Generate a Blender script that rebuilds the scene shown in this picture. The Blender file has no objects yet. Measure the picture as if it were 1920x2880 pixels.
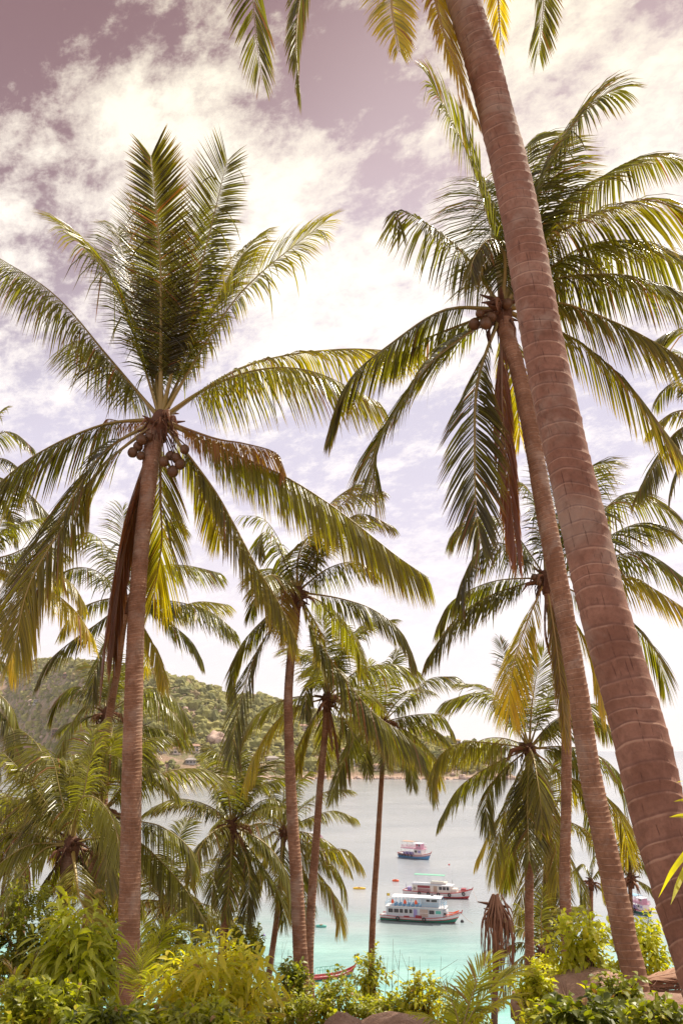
import bpy, bmesh, math, random
import numpy as np
from mathutils import Vector, Matrix, noise
R = math.radians
scene = bpy.context.scene
COL = scene.collection
random.seed(7)

# ---------------------------------------------------------------- camera, world, sun, exposure
PITCH = R(16.68); CAMZ = 37.0; F = 2240.0          # focal length in pixels of a 1920 x 2880 picture
cam_d = bpy.data.cameras.new("camera"); cam = bpy.data.objects.new("camera", cam_d); COL.objects.link(cam)
cam_d.sensor_fit = 'VERTICAL'; cam_d.sensor_height = 36.0; cam_d.lens = 28.0
cam_d.clip_start = 0.05; cam_d.clip_end = 60000
cam.location = (0, 0, CAMZ); cam.rotation_euler = (R(90) + PITCH, 0, 0)
scene.camera = cam
FW = Vector((0, math.cos(PITCH), math.sin(PITCH))); UP = Vector((0, -math.sin(PITCH), math.cos(PITCH)))

def ray(x, y):
    return (FW * F + Vector((1, 0, 0)) * (x - 960) - UP * (y - 1440)).normalized()
def at(x, y, Y):
    d = ray(x, y); return Vector((0, 0, CAMZ)) + d * (Y / d.y)
def sea_at(x, y, z=0.0):
    d = ray(x, y); return Vector((0, 0, CAMZ)) + d * ((z - CAMZ) / d.z)
def mpp(P):                                        # metres per photo pixel at a point
    return (Vector(P) - Vector((0, 0, CAMZ))).dot(FW) / F

SUN = Vector((0.42, 0.36, 0.90)).normalized()
sun_el = math.asin(SUN.z); sun_az = math.atan2(SUN.x, SUN.y)
sd = bpy.data.lights.new("sun", 'SUN'); sd.energy = 5.0; sd.angle = R(0.5); sd.color = (1.0, 0.90, 0.74)
so = bpy.data.objects.new("sun", sd); COL.objects.link(so)
so.rotation_euler = (-SUN).to_track_quat('-Z', 'Y').to_euler()
scene.view_settings.view_transform = 'Standard'; scene.view_settings.look = 'None'
scene.view_settings.exposure = 0.36; scene.view_settings.gamma = 1.0; scene.view_settings.use_curve_mapping = False
scene.cycles.max_bounces = 8; scene.cycles.transparent_max_bounces = 12; scene.cycles.volume_bounces = 0

world = bpy.data.worlds.new("World"); scene.world = world; world.use_nodes = True

class NT:                                          # tiny node-building helper
    def __init__(s, tree): s.t = tree; s.n = tree.nodes; s.l = tree.links; s.n.clear()
    def new(s, typ, **kw):
        n = s.n.new(typ)
        for k, v in kw.items():
            if k.startswith('_'): setattr(n, k[1:], v)
        for k, v in kw.items():
            if not k.startswith('_'): s.put(n, k, v)
        return n
    def put(s, n, k, v):
        key = int(k[1:]) if k[0] == 'i' and k[1:].isdigit() else k.replace('0', ' ')
        sock = n.inputs[key]
        if isinstance(v, bpy.types.NodeSocket): s.l.new(v, sock)
        elif isinstance(v, bpy.types.Node): s.l.new(v.outputs[0], sock)
        else: sock.default_value = v
    def math(s, op, a, b=0.0, c=None, clamp=False):
        n = s.n.new('ShaderNodeMath'); n.operation = op; n.use_clamp = clamp
        s.put(n, 'i0', a); s.put(n, 'i1', b)
        if c is not None: s.put(n, 'i2', c)
        return n.outputs[0]
    def mix(s, f, a, b, mode='MIX'):
        n = s.n.new('ShaderNodeMix'); n.data_type = 'RGBA'; n.blend_type = mode
        s.put(n, 'i0', f); s.put(n, 'i6', a); s.put(n, 'i7', b); return n.outputs[2]
    def ramp(s, f, pts, interp='LINEAR'):
        n = s.n.new('ShaderNodeValToRGB'); cr = n.color_ramp; cr.interpolation = interp
        s.put(n, 'i0', f)
        while len(cr.elements) < len(pts): cr.elements.new(0.5)
        for e, (p, c) in zip(cr.elements, pts):
            e.position = p; e.color = tuple(c) + (1,) if len(c) == 3 else c
        return n.outputs[0]
    def noise(s, vec, scale, detail=4, rough=.55, dist=0.0):
        n = s.n.new('ShaderNodeTexNoise')
        n.inputs['Scale'].default_value = scale; n.inputs['Detail'].default_value = detail
        n.inputs['Roughness'].default_value = rough; n.inputs['Distortion'].default_value = dist
        if vec is not None: s.l.new(vec, n.inputs['Vector'])
        return n.outputs['Fac']
    def step(s, v, a, b, smooth=True):
        n = s.n.new('ShaderNodeMapRange'); n.interpolation_type = 'SMOOTHSTEP' if smooth else 'LINEAR'
        s.put(n, 'i0', v); n.inputs[1].default_value = a; n.inputs[2].default_value = b
        return n.outputs[0]

def build_world():
    w = NT(world.node_tree)
    tc = w.new('ShaderNodeTexCoord'); d = tc.outputs['Generated']
    sep = w.new('ShaderNodeSeparateXYZ', i0=d)
    z = w.math('MAXIMUM', sep.outputs[2], 0.0)
    zz = w.math('ADD', z, 0.33)
    cx = w.math('DIVIDE', sep.outputs[0], zz); cy = w.math('DIVIDE', sep.outputs[1], zz)
    comb = w.new('ShaderNodeCombineXYZ', i0=w.math('ADD', cx, w.math('MULTIPLY', cy, 0.35)), i1=cy, i2=3.7)
    p = comb.outputs[0]
    big = w.noise(p, 2.3, 3, .5, .3)
    fine = w.noise(p, 7.5, 15, .66, .12)
    tiny = w.noise(p, 26.0, 12, .70, .15)
    cov = w.math('MULTIPLY_ADD', big, 1.7, -.85)
    cov = w.math('ADD', cov, w.math('MULTIPLY_ADD', fine, 3.3, -1.65))
    cov = w.math('ADD', cov, w.math('MULTIPLY_ADD', tiny, 1.7, -.85))
    # broad clear gaps and banks of this sky (direction, cosine width, amount)
    for (px, py, a, amt) in [(1000, 330, 9, -.50), (900, 60, 7, -.30), (20, 60, 9, -.60), (720, 1200, 10, -.20), (200, 1140, 8, -.22), (280, 620, 4, -.30),
                             (1130, 560, 5, -.35), (700, 700, 10, .34), (1000, 850, 10, .40), (1300, 650, 8, .3), (420, 180, 8, .40), (1750, 350, 12, .36), (1480, 150, 6, .1),
                             (200, 430, 7, .38), (1100, 1150, 8, -.10), (60, 1070, 4, .25), (1400, 1200, 6, .1), (80, 850, 5, -.12), (600, 480, 7, .30), (780, 620, 5, .2), (30, 600, 5, .1)]:
        c = ray(px, py)
        dot = w.new('ShaderNodeVectorMath', _operation='DOT_PRODUCT', i0=d, i1=tuple(c)).outputs[1]
        m = w.step(dot, math.cos(R(a * 1.25)), 1.0)
        cov = w.math('ADD', cov, w.math('MULTIPLY', m, amt * .68))
    low = w.step(z, .30, .04)
    cov = w.math('ADD', cov, w.math('MULTIPLY', low, .03))
    mask = w.step(cov, -.32, .16)
    thick = w.step(cov, -.05, .75)
    nish = w.new('ShaderNodeTexSky', _sky_type='NISHITA', _sun_disc=False, _sun_elevation=sun_el, _sun_rotation=sun_az)
    ns = w.mix(1.0, nish.outputs[0], (.10, .10, .10, 1), 'MULTIPLY')
    sky = w.ramp(z, [(0, (.90, .84, .84)), (.14, (.86, .79, .82)), (.27, (.68, .62, .72)), (.42, (.61, .56, .66)), (.55, (.58, .48, .53)),
                     (.64, (.54, .41, .43)), (.73, (.44, .31, .31)), (.82, (.27, .155, .16)), (1, (.16, .085, .09))])
    sky = w.mix(.10, sky, ns)
    dk = w.new('ShaderNodeVectorMath', _operation='DOT_PRODUCT', i0=d, i1=tuple(ray(-250, -250))).outputs[1]      # deepest part of the sky, away from the sun
    sky = w.mix(w.math('MULTIPLY', w.step(dk, math.cos(R(30)), 1.0), .75), sky, (.17, .085, .10, 1))
    cl = w.ramp(z, [(0, (.91, .85, .84)), (.3, (.97, .91, .89)), (.55, (.98, .91, .82)), (.75, (.90, .82, .66)), (1, (.75, .65, .5))])
    cd = w.mix(w.math('MULTIPLY', w.math('SUBTRACT', 1.0, thick), .55), cl, sky)
    colr = w.mix(w.math('MULTIPLY', mask, w.step(z, -.25, .40)), sky, cd)
    bg = w.new('ShaderNodeBackground', i0=colr, i1=1.0)
    out = w.new('ShaderNodeOutputWorld', i0=bg)
build_world()

# ---------------------------------------------------------------- bookkeeping helpers
def link(o, parent=None):
    COL.objects.link(o)
    if parent is not None:
        o.parent = parent
        o.matrix_parent_inverse = parent_matrix(parent).inverted()
    return o
def parent_matrix(p):
    m = Matrix.Translation(p.location) @ p.rotation_euler.to_matrix().to_4x4()
    if p.parent is not None: m = parent_matrix(p.parent) @ p.matrix_parent_inverse @ m
    return m
def tag(o, label, cat, group=None, kind=None):
    o['label'] = label; o['category'] = cat
    if group: o['group'] = group
    if kind: o['kind'] = kind
    return o
def thing(name, label, cat, loc=(0, 0, 0), rz=0.0, group=None):
    o = bpy.data.objects.new(name, None); o.empty_display_size = .3
    o.location = loc; o.rotation_euler = (0, 0, rz); COL.objects.link(o)
    return tag(o, label, cat, group)
def mesh_obj(name, V, Fc, mats, parent=None, smooth=False, midx=None, tone=None, local=False, uv=None):
    me = bpy.data.meshes.new(name)
    V = np.asarray(V, dtype=np.float32).reshape(-1, 3)
    me.from_pydata(V.tolist(), [], Fc)
    for m in (mats if isinstance(mats, (list, tuple)) else [mats]): me.materials.append(m)
    if midx is not None: me.polygons.foreach_set('material_index', np.asarray(midx, dtype=np.int32))
    if smooth: me.polygons.foreach_set('use_smooth', np.ones(len(me.polygons), dtype=bool))
    if tone is not None:
        a = me.color_attributes.new('tone', 'FLOAT_COLOR', 'POINT')
        t = np.ones((len(V), 4), dtype=np.float32); t[:, :tone.shape[1]] = tone
        a.data.foreach_set('color', t.ravel())
    if uv is not None:
        a = me.attributes.new('coord', 'FLOAT_VECTOR', 'POINT')
        a.data.foreach_set('vector', np.asarray(uv, dtype=np.float32).ravel())
    me.update()
    o = bpy.data.objects.new(name, me); COL.objects.link(o)
    if parent is not None:
        o.parent = parent
        if not local: o.matrix_parent_inverse = parent_matrix(parent).inverted()
    return o
class MB:                                          # boxes, tubes, lathes and prisms gathered into ONE mesh
    def __init__(s): s.v = []; s.f = []; s.m = []; s.k = 0
    def add(s, V, Fc, m=None):
        b = len(s.v); s.v += [tuple(p) for p in V]; s.f += [tuple(b + i for i in f) for f in Fc]; s.m += [s.k if m is None else m] * len(Fc)
    def box(s, x0, x1, y0, y1, z0, z1, m=None):
        V = [(x, y, z) for x in (x0, x1) for y in (y0, y1) for z in (z0, z1)]
        s.add(V, [(0, 1, 3, 2), (4, 6, 7, 5), (0, 4, 5, 1), (2, 3, 7, 6), (0, 2, 6, 4), (1, 5, 7, 3)], m)
    def tube(s, pts, rad, n=8, m=None, cap=True):
        pts = [Vector(p) for p in pts]; rad = rad if isinstance(rad, (list, tuple)) else [rad] * len(pts)
        V = []; prev = None
        for i, p in enumerate(pts):
            t = (pts[min(i + 1, len(pts) - 1)] - pts[max(i - 1, 0)]).normalized()
            if prev is None: a = t.orthogonal().normalized()
            else: a = (prev - t * prev.dot(t)).normalized()
            prev = a; b = t.cross(a)
            for k in range(n):
                an = 2 * math.pi * k / n; V.append(p + (a * math.cos(an) + b * math.sin(an)) * rad[i])
        Fc = [(i * n + k, i * n + (k + 1) % n, (i + 1) * n + (k + 1) % n, (i + 1) * n + k) for i in range(len(pts) - 1) for k in range(n)]
        if cap: Fc += [tuple(range(n))[::-1], tuple((len(pts) - 1) * n + k for k in range(n))]
        s.add(V, Fc, m)
    def torus(s, c, ax, R0, r, n=12, k=6, m=None):
        ax = Vector(ax).normalized(); a = ax.orthogonal().normalized(); b = ax.cross(a); c = Vector(c); V = []
        for i in range(n):
            an = 2 * math.pi * i / n; d = a * math.cos(an) + b * math.sin(an)
            for j in range(k):
                bn = 2 * math.pi * j / k; V.append(c + d * (R0 + r * math.cos(bn)) + ax * r * math.sin(bn))
        s.add(V, [(i * k + j, ((i + 1) % n) * k + j, ((i + 1) % n) * k + (j + 1) % k, i * k + (j + 1) % k) for i in range(n) for j in range(k)], m)
    def build(s, name, mats, parent=None, smooth=False, local=True):
        return mesh_obj(name, s.v, s.f, mats, parent, smooth, s.m, local=local)

# ---------------------------------------------------------------- materials
def mat(name):
    m = bpy.data.materials.new(name); m.use_nodes = True
    return m, NT(m.node_tree)
def finish(t, surf, disp=None):
    o = t.new('ShaderNodeOutputMaterial', i0=surf)
def plain(name, col, rough=.5, var=.12, scale=3.0, metal=0.0, bump=0.0):
    m, t = mat(name)
    tc = t.new('ShaderNodeTexCoord')
    n = t.noise(tc.outputs['Object'], scale, 5, .6)
    c = t.mix(n, tuple(max(0, x * (1 - var * 1.6)) for x in col) + (1,), tuple(min(1, x * (1 + var)) for x in col) + (1,))
    b = t.new('ShaderNodeBsdfPrincipled', Base0Color=c, Roughness=rough, Metallic=metal)
    if bump:
        bp = t.new('ShaderNodeBump', Strength=bump, Distance=.03, Height=n); t.put(b, 'Normal', bp)
    finish(t, b); return m
def leaf_material(name, dark, light, yellow, dry, rough=.38, trans=.38, tcol=(1.25, 1.35, .55), bumpy=False):
    m, t = mat(name)
    at_ = t.new('ShaderNodeAttribute', _attribute_name='tone')
    sp = t.new('ShaderNodeSeparateColor', i0=at_.outputs['Color'])
    c = t.mix(sp.outputs[0], dark + (1,), light + (1,))
    c = t.mix(sp.outputs[1], c, yellow + (1,))
    c = t.mix(sp.outputs[2], c, dry + (1,))
    tc = t.mix(1.0, c, tuple(tcol) + (1,), 'MULTIPLY')
    b = t.new('ShaderNodeBsdfPrincipled', Base0Color=c, Roughness=rough)
    b.inputs['Specular IOR Level'].default_value = .6
    tr = t.new('ShaderNodeBsdfTranslucent', i0=tc)
    f = t.math('MULTIPLY', t.math('SUBTRACT', 1.0, t.math('MULTIPLY', sp.outputs[2], .6)), trans)
    mx = t.new('ShaderNodeMixShader', i0=f, i1=b, i2=tr)
    finish(t, mx); return m
M = {}
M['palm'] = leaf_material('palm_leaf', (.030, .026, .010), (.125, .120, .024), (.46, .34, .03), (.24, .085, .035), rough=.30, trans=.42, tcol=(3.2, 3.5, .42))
M['palm_sunny'] = leaf_material('palm_leaf_sunlit', (.045, .042, .012), (.24, .235, .042), (.52, .40, .04), (.26, .10, .04), rough=.33, trans=.40, tcol=(2.0, 2.15, .40))  # lighter palm leaf copy: sunlight on the lower crowns put into its colour
M['midrib'] = leaf_material('palm_midrib', (.24, .19, .05), (.34, .26, .08), (.5, .33, .08), (.22, .11, .06), rough=.45, trans=.0)
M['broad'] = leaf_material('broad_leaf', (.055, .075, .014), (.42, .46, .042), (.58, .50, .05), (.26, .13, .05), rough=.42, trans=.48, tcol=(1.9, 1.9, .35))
M['far'] = leaf_material('far_tree', (.13, .14, .035), (.38, .36, .09), (.48, .40, .14), (.30, .19, .12), rough=.8, trans=.2)

def bark(name, c0, c1, line, crack, ringscale=1.0, bump=.4):
    m, t = mat(name)
    a = t.new('ShaderNodeAttribute', _attribute_name='coord')      # x: angle, y: height, z: place within the ring
    s = t.new('ShaderNodeSeparateXYZ', i0=a.outputs['Vector'])
    tc = t.new('ShaderNodeTexCoord'); ob = tc.outputs['Object']
    n1 = t.noise(ob, 3.2, 6, .6, .4); n2 = t.noise(ob, 22, 8, .7)
    n3 = t.noise(ob, 90, 4, .7)
    base = t.mix(t.step(n1, .35, .68), c0 + (1,), c1 + (1,))
    base = t.mix(t.math('MULTIPLY', t.step(n2, .35, .75), .5), base, tuple(x * .55 for x in c0) + (1,))
    pt = t.noise(ob, 1.1, 5, .65, .6); base = t.mix(t.math('MULTIPLY', t.step(pt, .50, .66), .55), base, (.42, .34, .28, 1))      # grey lichen
    p2 = t.noise(ob, 1.9, 6, .7, .8); base = t.mix(t.math('MULTIPLY', t.step(p2, .54, .68), .5), base, tuple(x * .5 for x in c0) + (1,))
    # upright cracks
    cv = t.new('ShaderNodeCombineXYZ', i0=t.math('MULTIPLY', t.math('SINE', s.outputs[0]), 5.5), i1=t.math('MULTIPLY', t.math('COSINE', s.outputs[0]), 5.5), i2=t.math('MULTIPLY', s.outputs[1], 1.9))
    cn = t.noise(cv.outputs[0], 2.6, 3, .6, .25)
    ck = t.math('MULTIPLY', t.step(cn, .635, .69), .75)
    base = t.mix(ck, base, crack + (1,))
    # sunlight on the ledge of each leaf scar, painted as a pale edge
    sunlit_rim = t.math('MULTIPLY', t.step(s.outputs[2], .90, .98), t.step(n1, .25, .6))
    base = t.mix(t.math('MULTIPLY', t.math('MULTIPLY', sunlit_rim, t.step(t.noise(ob, 5, 4, .6), .3, .62)), .55), base, line + (1,))
    under = t.math('MULTIPLY', t.step(s.outputs[2], .16, .02), .35)  # crevice above each ledge painted darker
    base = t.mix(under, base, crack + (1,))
    h = t.math('ADD', t.math('MULTIPLY', n2, .7), t.math('MULTIPLY', n3, .35))
    h = t.math('SUBTRACT', h, t.math('MULTIPLY', ck, 1.2))
    bp = t.new('ShaderNodeBump', Strength=bump, Distance=.012, Height=h)
    b = t.new('ShaderNodeBsdfPrincipled', Base0Color=base, Roughness=.85, Normal=bp)
    b.inputs['Specular IOR Level'].default_value = .25
    finish(t, b); return m
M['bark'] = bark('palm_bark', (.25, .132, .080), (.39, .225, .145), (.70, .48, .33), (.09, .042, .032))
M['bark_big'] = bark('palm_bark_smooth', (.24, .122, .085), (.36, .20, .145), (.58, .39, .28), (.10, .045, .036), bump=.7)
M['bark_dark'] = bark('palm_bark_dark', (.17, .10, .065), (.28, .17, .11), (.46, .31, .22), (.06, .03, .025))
M['fibre'] = plain('palm_fibre', (.16, .075, .045), .9, .5, 18, bump=.6)
M['nut'] = plain('coconut_skin', (.15, .075, .035), .5, .5, 5, bump=.4)
M['husk'] = plain('coconut_husk', (.26, .12, .06), .6, .3, 9, bump=.3)
M['deadleaf'] = leaf_material('dead_leaf', (.13, .055, .032), (.38, .21, .13), (.45, .27, .15), (.42, .22, .13), rough=.7, trans=.2, tcol=(1, .8, .6))
M['twig'] = plain('twig_bark', (.13, .075, .04), .85, .4, 12)

# ---------------------------------------------------------------- palms
def catmull(P, n):
    P = [Vector(p) for p in P]
    P = [P[0] * 2 - P[1]] + P + [P[-1] * 2 - P[-2]]
    out = []
    segs = len(P) - 3
    for i in range(segs):
        for k in range(n):
            t = k / n; a, b, c, d = P[i:i + 4]
            out.append(.5 * ((2 * b) + (c - a) * t + (2 * a - 5 * b + 4 * c - d) * t * t + (3 * b - a - 3 * c + d) * t ** 3))
    out.append(P[-2]); return out
def resample(pts, n):
    P = np.array([tuple(p) for p in pts]); d = np.r_[0, np.cumsum(np.linalg.norm(np.diff(P, axis=0), axis=1))]
    s = np.linspace(0, d[-1], n); return np.stack([np.interp(s, d, P[:, i]) for i in range(3)], 1), d[-1]

def unit(a): return a / np.maximum(np.linalg.norm(a, axis=-1, keepdims=True), 1e-9)

def frond(parent, pts3, droop=.8, yellow=.1, dry=0.0, ll=.23, spacing=.052, width=.042, bare=.16, rng=None, gaps=.045, spread=62, roll=0.0, rr=.035, mats=None, ribflat=0.0, tonebase=.5, fan=False):
    """one frond: leaflets (mesh) with its midrib as a child"""
    rng = rng or np.random.default_rng(1)
    P, L = resample(catmull(pts3, 8), 90)
    n = max(18, int(L * (1 - bare) / (spacing * .66)))
    s = np.linspace(bare, .995, n) * 89
    i0 = np.clip(s.astype(int), 0, 88); fr = (s - i0)[:, None]
    O = P[i0] * (1 - fr) + P[i0 + 1] * fr
    Tt = unit(np.gradient(P, axis=0)); T = unit(Tt[i0] * (1 - fr) + Tt[i0 + 1] * fr)
    up = np.array([0, 0, 1.0])
    N = up - T * (T @ up)[:, None]
    h = P[-1] - P[0]; rad = np.array([h[0], h[1], 0]); rad = rad / (np.linalg.norm(rad) + 1e-6)
    rN = -rad * np.sign(T[:, 2:3] + .3); rN = rN - T * (rN * T).sum(1, keepdims=True)
    wgt = np.clip(1 - np.linalg.norm(N, axis=1, keepdims=True) / .35, 0, 1)
    N = unit(unit(N) * (1 - wgt) + unit(rN) * wgt + 1e-4)
    for _ in range(2):                              # keep the frame smooth along the rachis
        N[1:-1] = unit(N[:-2] + N[1:-1] * 2 + N[2:]); N = unit(N - T * (N * T).sum(1, keepdims=True))
    S = np.cross(T, N)
    if roll:
        a = roll * np.linspace(.4, 1, n)[:, None]; N, S = N * np.cos(a) + S * np.sin(a), S * np.cos(a) - N * np.sin(a)
    q = np.linspace(0, 1, n)
    prof = np.interp(q, [0, .08, .3, .55, .8, .93, 1], [.5, .82, 1, 1, .86, .66, .45])
    Vs = []; Ts = []; Fs = []; b = 0
    down = np.array([0, 0, -1.0])
    ks = np.array([0, .3, .65, 1.0]); wk = np.array([.45, 1, .78, .0])
    clump = np.interp(np.arange(n), np.arange(0, n, 5), rng.normal(0, 1, len(np.arange(0, n, 5))))
    ft = rng.normal(0, .16)
    if fan: prof = np.interp(q, [0, .08, .3, .55, .8, .93, 1], [.5, .8, .95, 1, .97, .88, .75])
    for side in (-1, 1):
        ang = np.radians(spread) * np.interp(q, [0, .5, .9, 1], [1.15, .95, (.80 if fan else .52), (.50 if fan else .28)]) + rng.normal(0, .025, n) + .02 * clump
        dih = .30 + rng.normal(0, .05, n)
        d0 = T * np.cos(ang)[:, None] + (S * side * np.cos(dih)[:, None] + N * np.sin(dih)[:, None]) * np.sin(ang)[:, None]
        Ln = min(L, 5.2) * ll * 1.38 * prof * rng.uniform(.9, 1.06, n)
        stiff = 1.2 * droop * rng.uniform(.90, 1.10, n) * (1 + .11 * clump)
        keep = rng.random(n) > gaps
        keep &= ~((rng.random(n) < gaps * .8) | (np.roll(rng.random(n), 1) < gaps * .5))
        # a few broken leaflets hang limp
        brk = rng.random(n) < .03; stiff = np.where(brk, stiff + 1.6, stiff)
        pts = [O + S * side * .01]; dirs = []
        for k in range(1, 4):
            g = stiff * ks[k] ** (1.15 if droop < .6 else .62)
            dk = unit(d0 + down * g[:, None] * 1.4 - N * (.10 * ks[k]))
            pts.append(pts[-1] + dk * (Ln * (ks[k] - ks[k - 1]))[:, None]); dirs.append(dk)
        dirs = [dirs[0]] + dirs
        tw = rng.normal(.25, .25, n)
        W0 = .92 * width * rng.uniform(.75, 1.15, n) * np.clip(prof + .15, .4, 1)
        nodes = []
        for k in range(4):
            dk = dirs[k]
            Wd = unit(T - dk * (dk * T).sum(1, keepdims=True) + 1e-5); Bd = np.cross(dk, Wd)
            a = tw[:, None] * (1 + .6 * ks[k]); Wd = Wd * np.cos(a) + Bd * np.sin(a)
            hw = (W0 * wk[k] * .5)[:, None]
            fold = Bd * np.cos(a) - (dk * 0); fold = fold * np.sign((fold * N).sum(1, keepdims=True) + 1e-6)
            nodes.append((pts[k] - Wd * hw - fold * hw * .55, pts[k] + Wd * hw - fold * hw * .55))
        r_ = np.clip(tonebase + ft + rng.normal(0, .28, n) + .12 * clump, 0, 1)
        yb = np.clip(yellow * rng.uniform(.4, 1.5, n) * np.interp(q, [0, .6, 1], [.5, .9, 1.5]), 0, 1)
        db = np.clip(dry + rng.normal(0, .12, n) * (dry > 0), 0, 1); db = np.where(rng.random(n) < .03, np.maximum(db, .8), db)
        sel = np.where(keep)[0]; m = len(sel)
        arr = np.stack([nodes[0][0], pts[0], nodes[0][1], nodes[1][0], pts[1], nodes[1][1], nodes[2][0], pts[2], nodes[2][1], pts[3]], 1)[sel]
        tn = np.zeros((m, 10, 3)); tn[:, :, 0] = r_[sel, None]; tn[:, :, 1] = yb[sel, None]; tn[:, :, 2] = db[sel, None]
        tipy = np.array([0, 0, 0, 0, 0, 0, .12, .12, .12, .6]); tn[:, :, 1] = np.clip(tn[:, :, 1] + tipy * (yellow * 2.0 + .04), 0, 1)
        tn[:, 9, 2] = np.clip(tn[:, 9, 2] + .35, 0, 1)
        Vs.append(arr.reshape(-1, 3)); Ts.append(tn.reshape(-1, 3))
        for j in range(m):
            o = b + j * 10
            Fs += [(o, o + 1, o + 4, o + 3), (o + 1, o + 2, o + 5, o + 4), (o + 3, o + 4, o + 7, o + 6), (o + 4, o + 5, o + 8, o + 7), (o + 6, o + 7, o + 9), (o + 7, o + 8, o + 9)]
        b += m * 10
    V = np.concatenate(Vs); Tn = np.concatenate(Ts)
    mp = mats or (M['palm'], M['midrib'])
    ob = mesh_obj('frond', V, Fs, mp[0], parent, tone=Tn)
    # midrib
    idx = np.linspace(0, 89, 22).astype(int); C = P[idx]; nseg = 6
    rad_ = rr * np.interp(idx / 89, [0, .06, .16, .5, 1], [1.7, 1.15, .8, .42, .10])
    TT = Tt[idx]; Nn = up - TT * (TT @ up)[:, None]; Nn = unit(Nn + np.cross(TT, [0.3, .2, .1]) * .2); Sn = np.cross(TT, Nn)
    rv = []; rf = []
    for i in range(len(idx)):
        for k in range(nseg):
            an = 2 * math.pi * k / nseg; rv.append(C[i] + (Sn[i] * math.cos(an) * 1.2 + Nn[i] * math.sin(an) * .8) * rad_[i])
    for i in range(len(idx) - 1):
        for k in range(nseg): rf.append((i * nseg + k, i * nseg + (k + 1) % nseg, (i + 1) * nseg + (k + 1) % nseg, (i + 1) * nseg + k))
    tr = np.zeros((len(rv), 3)); tr[:, 0] = rng.uniform(.2, .8); tr[:, 1] = min(1, yellow); tr[:, 2] = dry
    mesh_obj('midrib', rv, rf, mp[1], ob, smooth=True, tone=tr)
    return ob

def trunk(parent, path, Y0, Y1, mt, ring=.075, seg=20, amp=.035, rng=None, flare=True):
    """ringed trunk through photo points (x, y, width); returns its 3D axis (top first)"""
    rng = rng or np.random.default_rng(3)
    path = list(path); (xa, ya, wa), (xb, yb, wb) = path[-2:]
    for _ in range(60):                              # run the trunk down into the slope
        x, y, w = path[-1]; t_ = (y - path[0][1]) / (path[-1][1] - path[0][1])
        P = at(x, y, Y0)
        if P.z < gz(P.x, P.y) - .1: break
        k = 30 / max(1, yb - ya); path.append((x + (xb - xa) * k, y + 30, w * 1.02))
    n = len(path); C = []; Rd = []
    ys = np.array([p[1] for p in path], float); tt = (ys - ys[0]) / (ys[-1] - ys[0])
    for (x, y, w), t in zip(path, tt):
        P = at(x, y, Y1 + (Y0 - Y1) * t); C.append(P); Rd.append(w * .5 * mpp(P))
    fine = catmull(C, 10); P, L = resample(fine, max(40, int(L_est(fine) / .02)))
    srcd = np.array([0] + list(np.cumsum([(C[i + 1] - C[i]).length for i in range(n - 1)]))); srcd = srcd / srcd[-1]
    # ring positions, top to bottom
    pos = [0.0]
    while pos[-1] < L: pos.append(pos[-1] + ring * rng.uniform(.72, 1.3))
    loops = []                                      # (distance, radius factor, phase)
    for a, b2 in zip(pos[:-1], pos[1:]):
        dl = b2 - a; st = amp * rng.uniform(.6, 1.3)
        # going down: widest just under the scar, narrowing towards the next scar
        loops += [(a, 1 - .2 * st, .0), (a + dl * .04, 1 + st, 1.0), (a + dl * .14, 1 + st * .8, .93), (a + dl * .35, 1 + .3 * st, .7), (a + dl * .75, 1 - .12 * st, .25)]
    V = []; UVs = []; Fc = []
    Pd = np.linspace(0, L, len(P)); T = unit(np.gradient(P, axis=0))
    seed = rng.uniform(0, 50)
    for (d, rf, ph) in loops:
        dd = min(d, L)
        c = np.array([np.interp(dd, Pd, P[:, i]) for i in range(3)]); t = unit(np.array([np.interp(dd, Pd, T[:, i]) for i in range(3)]))
        r = np.interp(dd / L, srcd, Rd)
        a = unit(np.cross(t, [0, 1, .1])); b3 = np.cross(t, a)
        for k in range(seg):
            an = 2 * math.pi * k / seg
            nz = noise.noise(Vector((math.cos(an) * .8, math.sin(an) * .8, d * 3.2 + seed)))
            n2 = noise.noise(Vector((math.cos(an) * 2.2, math.sin(an) * 2.2, d * 11 + seed)))
            sl = ring * (.26 * nz + .06 * n2 + .36 * math.sin(an + seed + d * .5))
            rr_ = r * (1 + (rf - 1) * (1 + 1.1 * n2) + .035 * nz + .014 * n2)
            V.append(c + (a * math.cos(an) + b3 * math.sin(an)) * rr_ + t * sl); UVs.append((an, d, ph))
    for i in range(len(loops) - 1):
        for k in range(seg):
            Fc.append((i * seg + k, i * seg + (k + 1) % seg, (i + 1) * seg + (k + 1) % seg, (i + 1) * seg + k))
    Fc.append(tuple(range(seg))[::-1])
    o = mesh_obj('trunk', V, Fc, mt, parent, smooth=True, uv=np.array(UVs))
    return P, Rd
def L_est(pts): return sum((pts[i + 1] - pts[i]).length for i in range(len(pts) - 1))

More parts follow.
